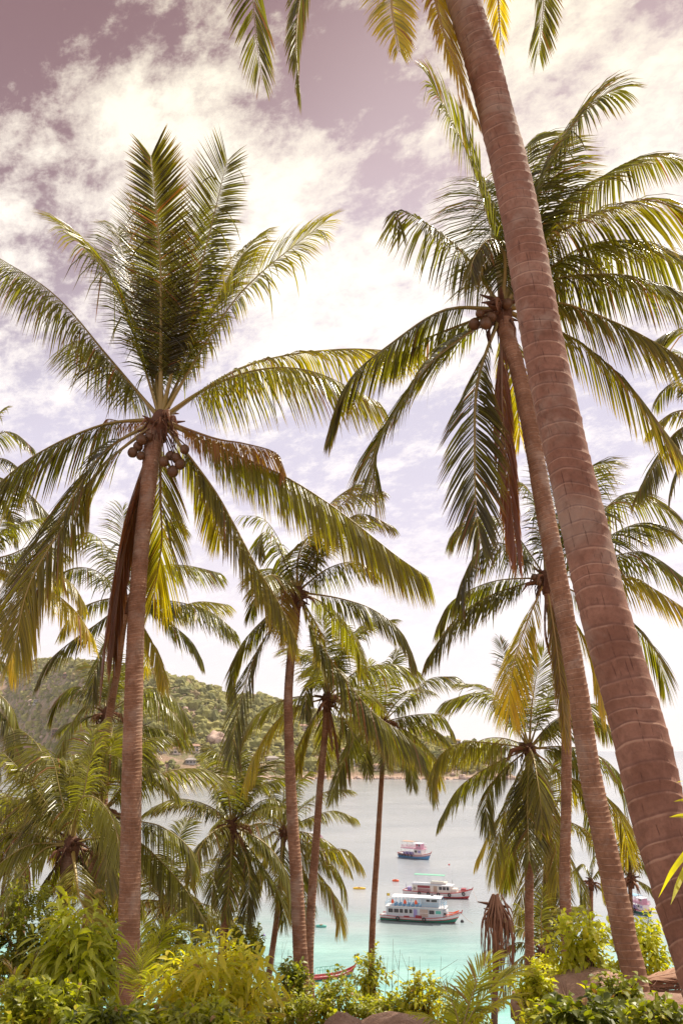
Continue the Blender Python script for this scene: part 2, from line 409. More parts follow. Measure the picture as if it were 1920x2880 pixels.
def crown_heart(parent, c, r, rng, stubs=9, up=(0, 0, 1)):
    """brown fibre sheath and old leaf bases where the fronds leave the trunk"""
    mb = MB(); c = Vector(c)
    mb.tube([c + Vector((0, 0, z)) * r for z in (-2.8, -2.0, -1.2, -.2, .6, 1.3)], [r * q for q in (.75, .85, 1.05, 1.15, .9, .4)], 12)
    for k in range(stubs):
        a = rng.uniform(0, 6.28); d = Vector((math.cos(a), math.sin(a), rng.uniform(-.1, .9))).normalized(); l = r * rng.uniform(1.8, 3.6)
        s0 = c + Vector((0, 0, rng.uniform(-1.6, .6) * r)); 
        mb.tube([s0, s0 + d * l * .5, s0 + d * l + Vector((0, 0, -.15 * l))], [r * .42, r * .26, r * .07], 6)
    for k in range(stubs):                           # ragged fibre
        a = rng.uniform(0, 6.28); s0 = c + Vector((math.cos(a), math.sin(a), 0)) * r * 1.3 + Vector((0, 0, rng.uniform(-2, 0) * r))
        mb.tube([s0, s0 + Vector((math.cos(a) * .6, math.sin(a) * .6, -1.2)) * r, s0 + Vector((math.cos(a) * .5, math.sin(a) * .5, -rng.uniform(2, 4))) * r], [r * .16, r * .1, r * .02], 4)
    return mb.build('crown_fibre', M['fibre'], parent, smooth=True, local=False)
def spathe(parent, c, L, rng, az=None):
    a = rng.uniform(0, 6.28) if az is None else az; d = Vector((math.cos(a), math.sin(a), 0)); c = Vector(c); mb = MB(); e = rng.uniform(-.2, .9)
    P = [c, c + d * L * .35 + Vector((0, 0, L * .30 * e)), c + d * L * .7 + Vector((0, 0, L * .30 * e - L * .1)), c + d * L * .95 + Vector((0, 0, L * .2 * e - L * .45))]
    mb.tube(P, [.02, L * .05, L * .06, .006], 6)
    for k in range(7):                                # dry flower stalks
        s0 = P[1].lerp(P[2], k / 7); e2 = s0 + d * rng.uniform(.1, .3) * L + Vector((rng.normal(0, .12) * L, rng.normal(0, .12) * L, -rng.uniform(.15, .5) * L)); mb.tube([s0, s0.lerp(e2, .5) + Vector((0, 0, .03)), e2], [.008, .007, .003], 4)
    mb.build('flower_spathe', M['husk'], parent, smooth=True, local=False)
def coconut(parent, c, r, rng, top=None):
    mb = MB(); c = Vector(c); ax = Vector((rng.normal(0, .3), rng.normal(0, .3), 1)).normalized()
    zs = np.linspace(-1, 1, 9)
    mb.tube([c + ax * (z * r * 1.18) for z in zs], [max(.02, math.sqrt(max(0, 1 - z * z)) * (1 - .08 * z)) * r for z in zs], 12)
    if top is not None: tp = Vector(top); mb.tube([c + ax * r, (c + tp) / 2 + Vector((0, 0, r * .8)), tp], [.014, .016, .02], 5)
    return mb.build('coconut', M['nut'], parent, smooth=True, local=False)

SEED = [100]
def palm(name, label, cpx, Y, path, fr, Yb=None, mt='bark', scale=1.0, ll=.23, spacing=.055, width=.044, nuts=(), group=None, cat='palm tree', auto=None, ring=.075, heart=None, seg=18, spathes=4, amp=.035, tonebase=.5, rr=.035):
    SEED[0] += 1; rng = np.random.default_rng(SEED[0])
    base = at(path[-1][0], path[-1][1], Yb or Y) if path else at(cpx[0], cpx[1], Y); base.z = gz(base.x, base.y)
    if path: 
        root = thing(name, label, cat, base, 0, 'coconut palms growing on the slope')
        trunk(root, path, Yb or Y, Y, M[mt], ring=ring, seg=seg, rng=rng, amp=amp)
    else: root = thing(name, label, cat, base, 0, group)
    c = at(cpx[0], cpx[1], Y); m = mpp(c)
    if heart is None: heart = .15 * scale
    if heart:
        crown_heart(root, c, heart, rng, stubs=14)
        for k in range(spathes): spathe(root, c - Vector((0, 0, .1)), rng.uniform(.5, .9), rng)
    for f in fr:
        pts, o = f[0], dict(f[1]) if len(f) > 1 else {}
        dY = o.pop('dY', 0.0)
        P3 = [c]
        tot = sum(math.hypot(pts[i + 1][0] - pts[i][0], pts[i + 1][1] - pts[i][1]) for i in range(len(pts) - 1)) + 1e-6
        acc = 0; prev = pts[0]
        for p in pts[1:]:
            acc += math.hypot(p[0] - prev[0], p[1] - prev[1]); prev = p
            P3.append(at(p[0], p[1], Y + dY * (acc / tot) ** 1.2))
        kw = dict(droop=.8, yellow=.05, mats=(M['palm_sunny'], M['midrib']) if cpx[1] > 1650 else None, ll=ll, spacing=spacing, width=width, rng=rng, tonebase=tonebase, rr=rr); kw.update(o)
        frond(root, P3, **kw)
    if auto:
        n = auto['n']; L0 = auto['L']
        a0 = rng.uniform(0, 6.28)
        for i in range(n):
            az = a0 + i * 2.399 + rng.normal(0, .15); age = (i + .5) / n
            el = R(auto.get('top', 78)) * (1 - age) + R(auto.get('low', -35)) * age + rng.normal(0, .08)
            L = L0 * rng.uniform(.85, 1.1); P3 = [c]; p = Vector(c); e = el
            sag = auto.get('sag', 1.0) * rng.uniform(.8, 1.2)
            for k in range(5):
                d = Vector((math.cos(az) * math.cos(e), math.sin(az) * math.cos(e), math.sin(e)))
                p = p + d * (L / 5); P3.append(p.copy()); e -= (.20 + .10 * math.cos(e)) * sag * (.6 + .2 * k); e = max(e, -1.45)
                az += rng.normal(0, .05)
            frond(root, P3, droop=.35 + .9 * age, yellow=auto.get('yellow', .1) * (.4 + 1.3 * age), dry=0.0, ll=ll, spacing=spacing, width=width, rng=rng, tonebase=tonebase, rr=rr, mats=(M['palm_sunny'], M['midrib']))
    for (nx, ny, nr) in nuts:
        P = at(nx, ny, Y - heart * 1.6); P.y += rng.normal(0, .12); coconut(root, P, nr * mpp(P), rng, c - Vector((0, 0, .1)))
    return root

# ---------------------------------------------------------------- the setting: sea, near slope, far hill
def lerp_tab(tab, x): return float(np.interp(x, [t[0] for t in tab], [t[1] for t in tab]))

def build_sea():
    m, t = mat('sea_water')
    tc = t.new('ShaderNodeTexCoord'); ob = tc.outputs['Object']; s = t.new('ShaderNodeSeparateXYZ', i0=ob)
    mp = t.new('ShaderNodeMapping', Vector=ob, Scale=(.012, .02, .01)); nb = t.noise(mp.outputs[0], 1.0, 5, .6, .3)
    # depth of the bay: distance from this shore, with sand bars
    dist = t.math('ADD', t.math('SUBTRACT', s.outputs[1], t.math('MULTIPLY', s.outputs[0], -.22)), t.math('MULTIPLY', t.math('SUBTRACT', nb, .5), 95))
    deep = t.step(dist, 132, 228)
    mp2 = t.new('ShaderNodeMapping', Vector=ob, Scale=(.05, .09, .01)); pat = t.noise(mp2.outputs[0], 1.0, 6, .65)
    shallow = t.mix(t.step(pat, .38, .66), (.15, .43, .39, 1), (.30, .62, .55, 1))
    deepc = t.mix(t.step(nb, .3, .7), (.26, .30, .345, 1), (.35, .385, .42, 1))
    c = t.mix(deep, shallow, deepc)
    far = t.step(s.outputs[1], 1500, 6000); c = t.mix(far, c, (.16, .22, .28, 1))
    mp3 = t.new('ShaderNodeMapping', Vector=ob, Scale=(.35, .9, 1)); w1 = t.noise(mp3.outputs[0], 1.0, 4, .65, .4)
    mp4 = t.new('ShaderNodeMapping', Vector=ob, Scale=(1.6, 3.2, 1)); w2 = t.noise(mp4.outputs[0], 1.0, 3, .6)
    h = t.math('ADD', w1, t.math('MULTIPLY', w2, .35))
    bp = t.new('ShaderNodeBump', Strength=.55, Distance=.28, Height=h)
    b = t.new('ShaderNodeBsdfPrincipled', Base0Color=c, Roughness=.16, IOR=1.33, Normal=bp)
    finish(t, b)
    xs = [-30000, -8000, -2500, -1000, -400, -150, 0, 150, 400, 1000, 2500, 8000, 30000]
    ys = [-30000, -6000, -1000, 0, 60, 120, 200, 320, 600, 1200, 3000, 9000, 45000]
    V = [(x, y, 0) for y in ys for x in xs]; n = len(xs)
    Fc = [(j * n + i, j * n + i + 1, (j + 1) * n + i + 1, (j + 1) * n + i) for j in range(len(ys) - 1) for i in range(n - 1)]
    o = mesh_obj('water', V, Fc, m); o['kind'] = 'structure'
build_sea()

def gz(x, y):
    z = 35.75 - .262 * y if y > 0 else 35.75 - .12 * y
    if y > 31: z -= (y - 31) * .32
    z += .45 * noise.noise(Vector((x * .16, y * .16, 1))) + .12 * noise.noise(Vector((x * .7, y * .7, 4)))
    g = math.exp(-((x - 4.7) ** 2 / 5.5 + (y - 13.5) ** 2 / 7)); z += 1.35 * g
    if x < -7: z += min(2.5, (-7 - x) * .16) * math.exp(-max(0, y - 30) / 30)
    return z
def build_ground():
    m, t = mat('earth_slope')
    tc = t.new('ShaderNodeTexCoord'); ob = tc.outputs['Object']
    a = t.noise(ob, .9, 7, .65); b2 = t.noise(ob, 7, 8, .7); c3 = t.noise(ob, 40, 5, .7)
    c = t.mix(t.step(a, .38, .62), (.20, .105, .07, 1), (.40, .24, .165, 1))
    c = t.mix(t.step(b2, .5, .68), c, (.10, .055, .035, 1))
    c = t.mix(t.math('MULTIPLY', t.step(c3, .55, .7), .6), c, (.48, .34, .24, 1))
    bp = t.new('ShaderNodeBump', Strength=.9, Distance=.08, Height=t.math('ADD', b2, t.math('MULTIPLY', c3, .4)))
    finish(t, t.new('ShaderNodeBsdfPrincipled', Base0Color=c, Roughness=.95, Normal=bp))
    xs = sorted(set([-300, -200, -120, -80, -60] + list(np.arange(-45, -12, 2.5)) + list(np.arange(-12, 12.01, .4)) + list(np.arange(14, 46, 2.5)) + [60, 80, 120, 200, 300]))
    ys = sorted(set([-60, -30, -15, -8] + list(np.arange(-4, 34, .5)) + list(np.arange(34, 112, 3))))
    V = [(x, y, gz(x, y) if y < 105 else -3) for y in ys for x in xs]; n = len(xs)
    Fc = [(j * n + i, j * n + i + 1, (j + 1) * n + i + 1, (j + 1) * n + i) for j in range(len(ys) - 1) for i in range(n - 1)]
    o = mesh_obj('ground', V, Fc, m, smooth=True); o['kind'] = 'structure'
build_ground()

RIDGE = [(-420, 1835), (-100, 1850), (0, 1868), (75, 1853), (150, 1856), (230, 1860), (300, 1876), (400, 1886), (520, 1914), (585, 1936), (640, 1956), (675, 1960), (745, 1954), (790, 1974), (850, 2000),
         (930, 2012), (1000, 2030), (1100, 2052), (1200, 2066), (1260, 2080), (1340, 2094), (1395, 2101), (1425, 2140), (1442, 2182)]
SHORE = [(-420, 2146), (0, 2156), (120, 2166), (250, 2186), (430, 2196), (900, 2191), (1442, 2193)]
DEPTH = [(-420, 900), (0, 760), (400, 600), (800, 380), (1100, 230), (1300, 150), (1400, 90), (1442, 30)]
def hill_pt(px, s):
    S0 = sea_at(px, lerp_tab(SHORE, px), 0); d = lerp_tab(DEPTH, px)
    rdir = Vector((S0.x, S0.y, 0)).normalized()
    Rp = S0 + rdir * d
    k = Vector((Rp.x, Rp.y, 0)).length
    rr_ = ray(px, lerp_tab(RIDGE, px)); zr = CAMZ + rr_.z / math.hypot(rr_.x, rr_.y) * k - 5 * min(1, d / 200)
    if s <= 1: z = zr * (1 - (1 - s) ** 1.45) if s > 0 else s * 60
    else: z = zr * (1 - (s - 1) ** 2 * 1.2)
    P = S0 + rdir * d * s; z += (noise.noise(Vector((P.x * .012, P.y * .012, 2))) * 9 + noise.noise(Vector((P.x * .04, P.y * .04, 7))) * 3) * min(1, max(0, s) * 4) * min(1, d / 300) * (1 - .6 * min(1, s))
    return Vector((P.x, P.y, z))
def hill_at(px, py):                                # the point of the hill seen at a photo pixel
    best = None
    for i in range(200):
        s = i / 199; P = hill_pt(px, s); v = P - Vector((0, 0, CAMZ)); y = 1440 - F * v.dot(UP) / v.dot(FW)
        if y <= py: return P
        best = P
    return best
def build_hill():
    m, t = mat('hill_ground')
    tc = t.new('ShaderNodeTexCoord'); ob = tc.outputs['Object']
    a = t.noise(ob, .02, 7, .65); b2 = t.noise(ob, .14, 7, .7)
    c = t.mix(t.step(a, .40, .60), (.11, .12, .045, 1), (.30, .20, .14, 1))
    c = t.mix(t.step(b2, .5, .66), c, (.40, .29, .23, 1))
    z = t.new('ShaderNodeSeparateXYZ', i0=ob).outputs[2]
    c = t.mix(t.step(t.math('ADD', z, t.math('MULTIPLY', b2, 6)), 9, 4), c, (.52, .38, .30, 1))
    bp = t.new('ShaderNodeBump', Strength=.9, Distance=2.0, Height=b2)
    finish(t, t.new('ShaderNodeBsdfPrincipled', Base0Color=c, Roughness=.95, Normal=bp))
    pxs = np.concatenate([np.arange(-420, 1420, 10), np.arange(1420, 1443, 3)]); ss = np.concatenate([[-.12, -.03], np.linspace(0, .2, 14), np.linspace(.24, 1.0, 26), [1.1, 1.25, 1.5, 1.8]])
    V = [tuple(hill_pt(px, s)) for s in ss for px in pxs]; n = len(pxs)
    Fc = [(j * n + i, j * n + i + 1, (j + 1) * n + i + 1, (j + 1) * n + i) for j in range(len(ss) - 1) for i in range(n - 1)]
    o = mesh_obj('hill', V, Fc, m, smooth=True); o['kind'] = 'structure'
build_hill()

def ico(sub):
    bm = bmesh.new(); bmesh.ops.create_icosphere(bm, subdivisions=sub, radius=1)
    V = np.array([tuple(v.co) for v in bm.verts]); Fc = np.array([[v.index for v in f.verts] for f in bm.faces]); bm.free(); return V, Fc
HOUSES = [  # px, py (foot), width m, height m, depth m, wall, roof, storeys, look
    (165, 1902, 26, 6, 14, 'wood', 'rust', 'low brown roofed house high on the hill, left of the tall trunk'),
    (82, 1980, 15, 9, 10, 'grey', 'greyroof', 'grey house with big panes against a dark boulder on the hill'),
    (150, 2070, 24, 11, 12, 'wood', 'thatch', 'two storey wooden house with wide hipped roof on the lower hill'),
    (50, 2078, 14, 6, 10, 'cream', 'thatch', 'small house with straw coloured roof at the left edge of the hill'),
    (85, 2112, 42, 5, 12, 'wood', 'rust', 'long low brown building above the beach at the left'),
    (30, 2150, 16, 5, 9, 'wood', 'thatch', 'beach hut at the left end of the far sand'),
    (452, 2118, 16, 10, 12, 'grey', 'greyroof', 'grey stone two storey house above the far shore beside the tall trunk'),
    (495, 2122, 14, 7, 10, 'cream', 'tile', 'small pink walled house with hipped roof left of the red flowers'),
    (541, 2116, 18, 8, 11, 'cream', 'tile', 'cream house with a brown hipped roof below the great boulder'),
    (535, 2150, 17, 5, 10, 'grey', 'greyroof', 'low grey villa hidden in trees below the cream house'),
    (885, 2012, 15, 8, 12, 'cream', 'tile', 'highest cream house on the ridge between the two middle trunks'),
    (886, 2034, 14, 6, 10, 'cream', 'tile', 'white house with hipped roof just below the ridge house'),
    (850, 2052, 18, 6, 11, 'cream', 'tile', 'wide cream house half hidden in trees left of the thin trunk'),
    (765, 2146, 20, 6, 11, 'cream', 'greyroof', 'low pale house above the rocks left of the middle trunk'),
    (975, 2128, 18, 10, 12, 'cream', 'tile', 'terraced cream house above the shore right of the thin trunk'),
    (985, 2152, 16, 6, 10, 'grey', 'greyroof', 'grey flat roofed villa below the terraced cream house'),
    (1060, 2166, 14, 6, 10, 'cream', 'tile', 'little house on the shore rocks left of the thin slender trunk'),
    (1195, 2074, 42, 7, 14, 'cream', 'rust', 'long terraced building on the low headland ridge'),
    (1290, 2092, 12, 5, 9, 'cream', 'thatch', 'small pointed roof at the end of the headland ridge'),
    (730, 2165, 22, 5, 10, 'grey', 'thatch', 'thatched shelter by the far rocks left of the middle trunk'),
]
def build_forest():
    rng = np.random.default_rng(5); V0, F0 = ico(2); Vs = []; Fs = []; Ts = []; b = 0
    hp = [tuple(hill_at(h[0], h[1]))[:2] for h in HOUSES]; cnt = 0
    bare = [(600, 2090, 15), (495, 2175, 9), (720, 2030, 9)]
    bp = [(tuple(hill_at(x, y))[:2], r) for x, y, r in bare]
    for i in range(20000):
        px = rng.uniform(-400, 1436); s = rng.uniform(.0, 1.03) ** 1.0
        d = lerp_tab(DEPTH, px)
        if rng.random() > min(1, d / 600 + .25): continue
        P = hill_pt(px, s)
        if P.z < rng.uniform(7, 12): continue
        if px > 1150 and rng.random() < .25: continue
        if noise.noise(Vector((P.x * .015, P.y * .015, 11))) > .36 and rng.random() < .7: continue
        if any(abs(P.x - h[0]) < 11 and -30 < P.y - h[1] < 10 for h in hp): continue
        if any(math.hypot(P.x - q[0], P.y - q[1]) < r for q, r in bp): continue
        r = rng.choice([2.2, 3.0, 4.0, 5.5, 8.0], p=[.25, .3, .25, .14, .06]) * rng.uniform(.85, 1.2) * (.75 if px > 900 else 1); sc = np.array([r * rng.uniform(.9, 1.25), r * rng.uniform(.9, 1.25), r * rng.uniform(.75, 1.15)])
        off = rng.uniform(0, 40, 3)
        nrm = V0 * (1 + .22 * np.sin(V0[:, [1, 2, 0]] * 5 + off).sum(1, keepdims=True) * .6 + rng.normal(0, .09, (len(V0), 1)))
        Vs.append(nrm * sc + np.array([P.x, P.y, P.z + sc[2] * .55])); Fs.append(F0 + b); b += len(V0)
        t = np.zeros((len(V0), 3)); t[:, 0] = np.clip(rng.uniform(0, .85) + rng.normal(0, .12, len(V0)), 0, 1); t[:, 1] = rng.uniform(0, .35) * (rng.random() < .3); t[:, 2] = (rng.random() < .05) * .6
        Ts.append(t); cnt += 1
        if cnt > 9000: break
    V = np.concatenate(Vs); Fc = np.concatenate(Fs).tolist()
    o = mesh_obj('hillside_forest', V, Fc, M['far'], tone=np.concatenate(Ts))
    tag(o, 'low dense green forest covering the hill across the bay', 'forest', kind='stuff')
build_forest()

# houses on the hill
WALL = {'wood': plain('house_wood', (.20, .11, .075), .8, .3, .5), 'grey': plain('house_grey', (.42, .40, .39), .7, .2, .5), 'cream': plain('house_cream', (.62, .52, .44), .7, .15, .5)}
ROOF = {'rust': plain('roof_rust', (.36, .20, .14), .8, .3, .6), 'greyroof': plain('roof_grey', (.34, .30, .29), .8, .2, .6), 'thatch': plain('roof_thatch', (.50, .37, .25), .9, .3, 1.5), 'tile': plain('roof_tile', (.42, .26, .19), .8, .25, 1.0)}
M['pane'] = plain('window_pane', (.05, .06, .07), .15, .2, 1)
for (px, py, w, h, d, wl, rf, look) in HOUSES:
    P = hill_at(px, py); w *= .8; d *= .8
    root = thing('hill_house', look, 'house', P, -math.atan2(P.x, P.y) + random.uniform(-.35, .35), 'houses on the hill across the bay')
    mb = MB(); mb.box(-w / 2, w / 2, 0, d, -4, h); mb.box(-w / 2 - 1.5, w / 2 + 1.5, -2.4, 0, -4, 0.3); mb.build('wall', WALL[wl], root)
    mb = MB(); e = 1.4; rz = h + w * .13 + 1
    V = [(-w / 2 - e, -e - 1.5, h + .02), (w / 2 + e, -e - 1.5, h + .02), (w / 2 + e, d + e, h + .02), (-w / 2 - e, d + e, h + .02), (-w / 2 + d * .35, d / 2, rz), (w / 2 - d * .35, d / 2, rz)]
    mb.add(V, [(0, 1, 5, 4), (1, 2, 5), (2, 3, 4, 5), (3, 0, 4), (3, 2, 1, 0)]); mb.build('roof', ROOF[rf], root)
    fl = 2 if h > 7 else 1
    for f_ in range(fl):
        n = max(2, int(w / 4.2)); 
        for k in range(n):
            x = -w / 2 + w * (k + .5) / n; z0 = 1 + f_ * h / fl; mb = MB(); mb.box(x - w / n * .3, x + w / n * .3, -.12, .05, z0, z0 + min(2.4, h / fl - 1.4)); mb.build('window', M['pane'], root)

# boulders: individual rocks along the far shore and on the hill
def rock_material(name, c0, c1, dark, sc):
    m, t = mat(name); tc = t.new('ShaderNodeTexCoord'); ob = tc.outputs['Object']
    a = t.noise(ob, sc, 8, .65, .3); b2 = t.noise(ob, sc * 6, 8, .72)
    c = t.mix(t.step(a, .35, .65), c0 + (1,), c1 + (1,)); c = t.mix(t.math('MULTIPLY', t.step(b2, .52, .68), .65), c, dark + (1,))
    bp = t.new('ShaderNodeBump', Strength=.9, Distance=.25 / sc * .3, Height=t.math('ADD', a, b2))
    finish(t, t.new('ShaderNodeBsdfPrincipled', Base0Color=c, Roughness=.9, Normal=bp)); return m
M['rock_far'] = rock_material('far_rock', (.40, .28, .23), (.58, .44, .37), (.22, .14, .11), .8)
M['rock_near'] = rock_material('near_rock', (.36, .22, .155), (.50, .33, .25), (.19, .10, .075), 1.3)
V3, F3 = ico(3)
def rock_mesh(seed, mt, sx=1, sy=1, sz=.8, rough=.28):
    V = []
    for v in V3:
        v = Vector(v); k = 1 + rough * noise.noise(v * 1.3 + Vector((seed * 7.1, 0, 0))) + rough * .5 * noise.noise(v * 3 + Vector((0, seed * 3.3, 0))) + rough * .18 * noise.noise(v * 9 + Vector((0, 0, seed)))
        V.append((v.x * k * sx, v.y * k * sy, v.z * k * sz))
    me = bpy.data.meshes.new('boulder'); me.from_pydata(V, [], F3.tolist()); me.materials.append(mt)
    me.polygons.foreach_set('use_smooth', np.ones(len(me.polygons), dtype=bool)); return me
RM = [rock_mesh(i, M['rock_far'], 1.2, 1, .75) for i in range(5)]
rr = random.Random(11)
def place_rock(P, r, label, group=None, me=None, rz=None):
    o = bpy.data.objects.new('boulder', me or rr.choice(RM)); COL.objects.link(o); o.location = P; o.scale = (r * rr.uniform(.8, 1.3), r, r * rr.uniform(.7, 1.1)); o.rotation_euler = (0, 0, rr.uniform(0, 6) if rz is None else rz)
    tag(o, label, 'boulder', group); return o
place_rock(hill_at(600, 2086) + Vector((0, 0, 3)), 11.5, 'great pale split boulder on the hill above the shore houses', me=rock_mesh(41, M['rock_far'], 1.2, 1, 1.0, .6))
place_rock(hill_at(622, 2092) + Vector((0, 0, 1)), 10, 'second pale boulder leaning on the great boulder on the hill')
place_rock(hill_at(725, 2026) + Vector((0, 0, 1)), 8, 'pink boulder on the upper slope behind the middle trunk')
place_rock(hill_at(68, 1974) + Vector((0, 0, 1)), 9, 'dark boulder beside the grey house high on the left hill')
place_rock(hill_at(500, 2180) + Vector((0, 0, 2)), 8, 'pointed pale boulder on the far beach left of the low palm')
place_rock(hill_at(528, 2180) + Vector((0, 0, 2)), 6.5, 'rounded pale boulder right of the pointed one on the far beach')
for i in range(210):
    px = rr.uniform(420, 1438) if i % 6 else rr.uniform(0, 420); s = abs(rr.gauss(0, .018)) * 600 / lerp_tab(DEPTH, px) ** 1.0 * .35
    P = hill_pt(px, min(s, .3)); r = rr.choice([1.2, 1.6, 2.2, 2.2, 3.0, 4.2]) * (1.2 if px > 1000 else 1)
    place_rock(P + Vector((0, 0, r * .1)), r, 'pinkish granite boulder in the rocky band along the far shore', 'boulders along the far shore')

for i in range(46):
    px = rr.uniform(0, 1400); P = hill_pt(px, rr.uniform(.06, .6)); r = rr.choice([2.0, 3.0, 4.0, 5.5])
    place_rock(P + Vector((0, 0, r * .5)), r, 'pinkish granite boulder showing among the trees of the far hill', 'boulders among the hill trees')

# ---------------------------------------------------------------- palms, traced from the photograph and set at their real distances
Y_ = dict
palm('coconut_palm', 'tall left coconut palm with clusters of coconuts and a broken orange-brown frond', (452, 1180), 16.6,
     [(436, 1205, 46), (428, 1270, 47), (414, 1400, 44), (399, 1530, 43), (386, 1700, 46), (378, 1900, 50), (371, 2200, 55), (367, 2450, 58), (361, 2700, 62), (356, 2860, 70)], [
    ([(455, 1165), (453, 800), (445, 645), (425, 436)], Y_(dY=-1.5, droop=.10, spread=58, tonebase=.15, ll=.152, gaps=.01, spacing=.05, width=.05, fan=True)),
    ([(460, 1150), (520, 900), (578, 700), (640, 448)], Y_(dY=-1.1, droop=.14, spread=60, ll=.155, gaps=.02, spacing=.055, tonebase=.4, fan=True)),
    ([(470, 1140), (500, 980), (530, 800), (555, 600)], Y_(dY=.8, droop=.5, ll=.20)),
    ([(440, 1140), (430, 950), (415, 760), (400, 570)], Y_(dY=1.2, droop=.3, ll=.20)),
    ([(480, 1130), (612, 912), (720, 780), (915, 622)], Y_(dY=.3, droop=.38, yellow=.2, ll=.19)),
    ([(480, 1110), (612, 836), (700, 690), (735, 660)], Y_(dY=2.2, droop=.45, yellow=.2, ll=.19)),
    ([(430, 1125), (367, 912), (306, 775), (185, 640)], Y_(dY=.2, droop=.5, ll=.25, yellow=.06, tonebase=.35)),
    ([(435, 1130), (400, 930), (350, 740), (330, 640)], Y_(dY=1.8, droop=.5, ll=.20)),
    ([(415, 1140), (306, 1005), (153, 828), (-30, 708)], Y_(dY=-.6, droop=1.3, ll=.2, tonebase=.6)),
    ([(425, 1140), (330, 1040), (230, 960), (180, 980)], Y_(dY=1.5, droop=1.1, ll=.24)),
    ([(410, 1200), (290, 1195), (100, 1280), (-40, 1400), (-110, 1520)], Y_(dY=-1.0, droop=1.3, ll=.22)),
    ([(370, 1205), (300, 1265), (200, 1410), (100, 1590), (5, 1750)], Y_(dY=-1.6, droop=.58, ll=.29, yellow=.1, spread=52, tonebase=.35)),
    ([(380, 1210), (290, 1310), (185, 1470), (85, 1640), (40, 1830)], Y_(dY=-2.4, droop=.7, ll=.24, yellow=.25, spread=50)),
    ([(400, 1320), (372, 1400), (345, 1500), (312, 1680), (288, 1900)], Y_(dY=-.2, droop=2.0, dry=.9, ll=.2, spread=34)),
    ([(405, 1330), (385, 1420), (352, 1540), (330, 1700), (318, 1850)], Y_(dY=.5, droop=2.0, dry=.8, ll=.18, spread=34)),
    ([(415, 1230), (345, 1185), (300, 1180), (285, 1215)], Y_(dY=.6, droop=1.8, dry=.7, ll=.2)),
    ([(440, 1260), (452, 1400), (455, 1530), (430, 1690)], Y_(dY=1.2, droop=.7, yellow=.3, ll=.3, spread=45)),
    ([(500, 1235), (590, 1360), (650, 1460), (725, 1600), (784, 1695), (832, 1795)], Y_(dY=-.6, droop=1.25, ll=.2, yellow=.2)),
    ([(470, 1230), (600, 1232), (690, 1248), (782, 1278), (792, 1345)], Y_(dY=-.3, droop=1.6, dry=.62, ll=.2, yellow=.4)),
    ([(480, 1225), (620, 1262), (780, 1330), (900, 1400), (1010, 1480), (1110, 1560), (1205, 1625)], Y_(dY=-.6, droop=1.9, ll=.21, yellow=.14, tonebase=.95, spacing=.045)),
    ([(490, 1150), (574, 1096), (727, 1040), (880, 1045), (1070, 1134)], Y_(dY=-.8, droop=1.1, ll=.22, yellow=.15, tonebase=.7)),
    ([(497, 1140), (690, 1030), (957, 982), (1185, 995)], Y_(dY=.6, droop=.8, ll=.17, yellow=.3)),
    ([(470, 1250), (560, 1330), (600, 1420), (620, 1520)], Y_(dY=1.6, droop=1.2, ll=.25, yellow=.25)),
     ], Yb=16, nuts=[(463, 1300, 14), (484, 1322, 16), (506, 1302, 15), (398, 1236, 15), (384, 1250, 13), (372, 1270, 14), (395, 1280, 12), (522, 1268, 13), (494, 1284, 14), (474, 1272, 13), (420, 1225, 12)], heart=.19, ring=.07, seg=26, amp=.03, rr=.05, spathes=7)

palm('coconut_palm', 'thickest and nearest coconut palm, its ringed trunk leaning across the right side', (1222, -330), 6.2,
     [(1225, -320, 84), (1262, -150, 88), (1301, 0, 90), (1352, 163, 95), (1395, 326, 97), (1438, 490, 101), (1479, 700, 108), (1525, 965, 114), (1582, 1230, 118), (1644, 1496, 127), (1703, 1740, 135), (1766, 1950, 143), (1806, 2100, 150), (1853, 2300, 154), (1900, 2450, 158), (1945, 2600, 163), (2010, 2800, 170), (2060, 2960, 178)], [
    ([(1222, -330), (950, -560), (790, -400), (715, -150), (716, 60), (737, 225)], Y_(dY=.6, droop=.5, ll=0.099, gaps=.06)),
    ([(1222, -330), (1030, -500), (900, -330), (855, -80), (832, 100), (843, 262)], Y_(dY=-.2, droop=.9, ll=0.087, gaps=.06, roll=.7)),
    ([(1222, -330), (1150, -380), (1105, -220), (1100, 0), (1122, 145)], Y_(dY=-1.2, droop=.5, ll=0.087, yellow=.5)),
    ([(1222, -330), (1200, -300), (1205, -100), (1255, 120), (1337, 322)], Y_(dY=-.3, droop=.8, ll=0.116, yellow=.7, dry=.35)),
    ([(1222, -330), (1320, -330), (1385, -150), (1408, 130)], Y_(dY=1.0, droop=.7, ll=0.116, yellow=.6, dry=.2)),
    ([(1222, -330), (1400, -480), (1510, -300), (1530, -60), (1513, 155)], Y_(dY=.2, droop=.6, ll=0.099, gaps=.05)),
    ([(1222, -330), (1450, -600), (1750, -560), (1900, -300)], Y_(dY=.8)),
    ([(1222, -330), (1250, -700), (1300, -1000)], Y_(dY=.8, droop=.3)),
    ([(1222, -330), (1050, -700), (900, -900)], Y_(dY=-1, droop=.3)),
     ], Yb=4.7, mt='bark_big', ring=.108, seg=64, amp=.02, heart=.18, spacing=.046, width=.026)

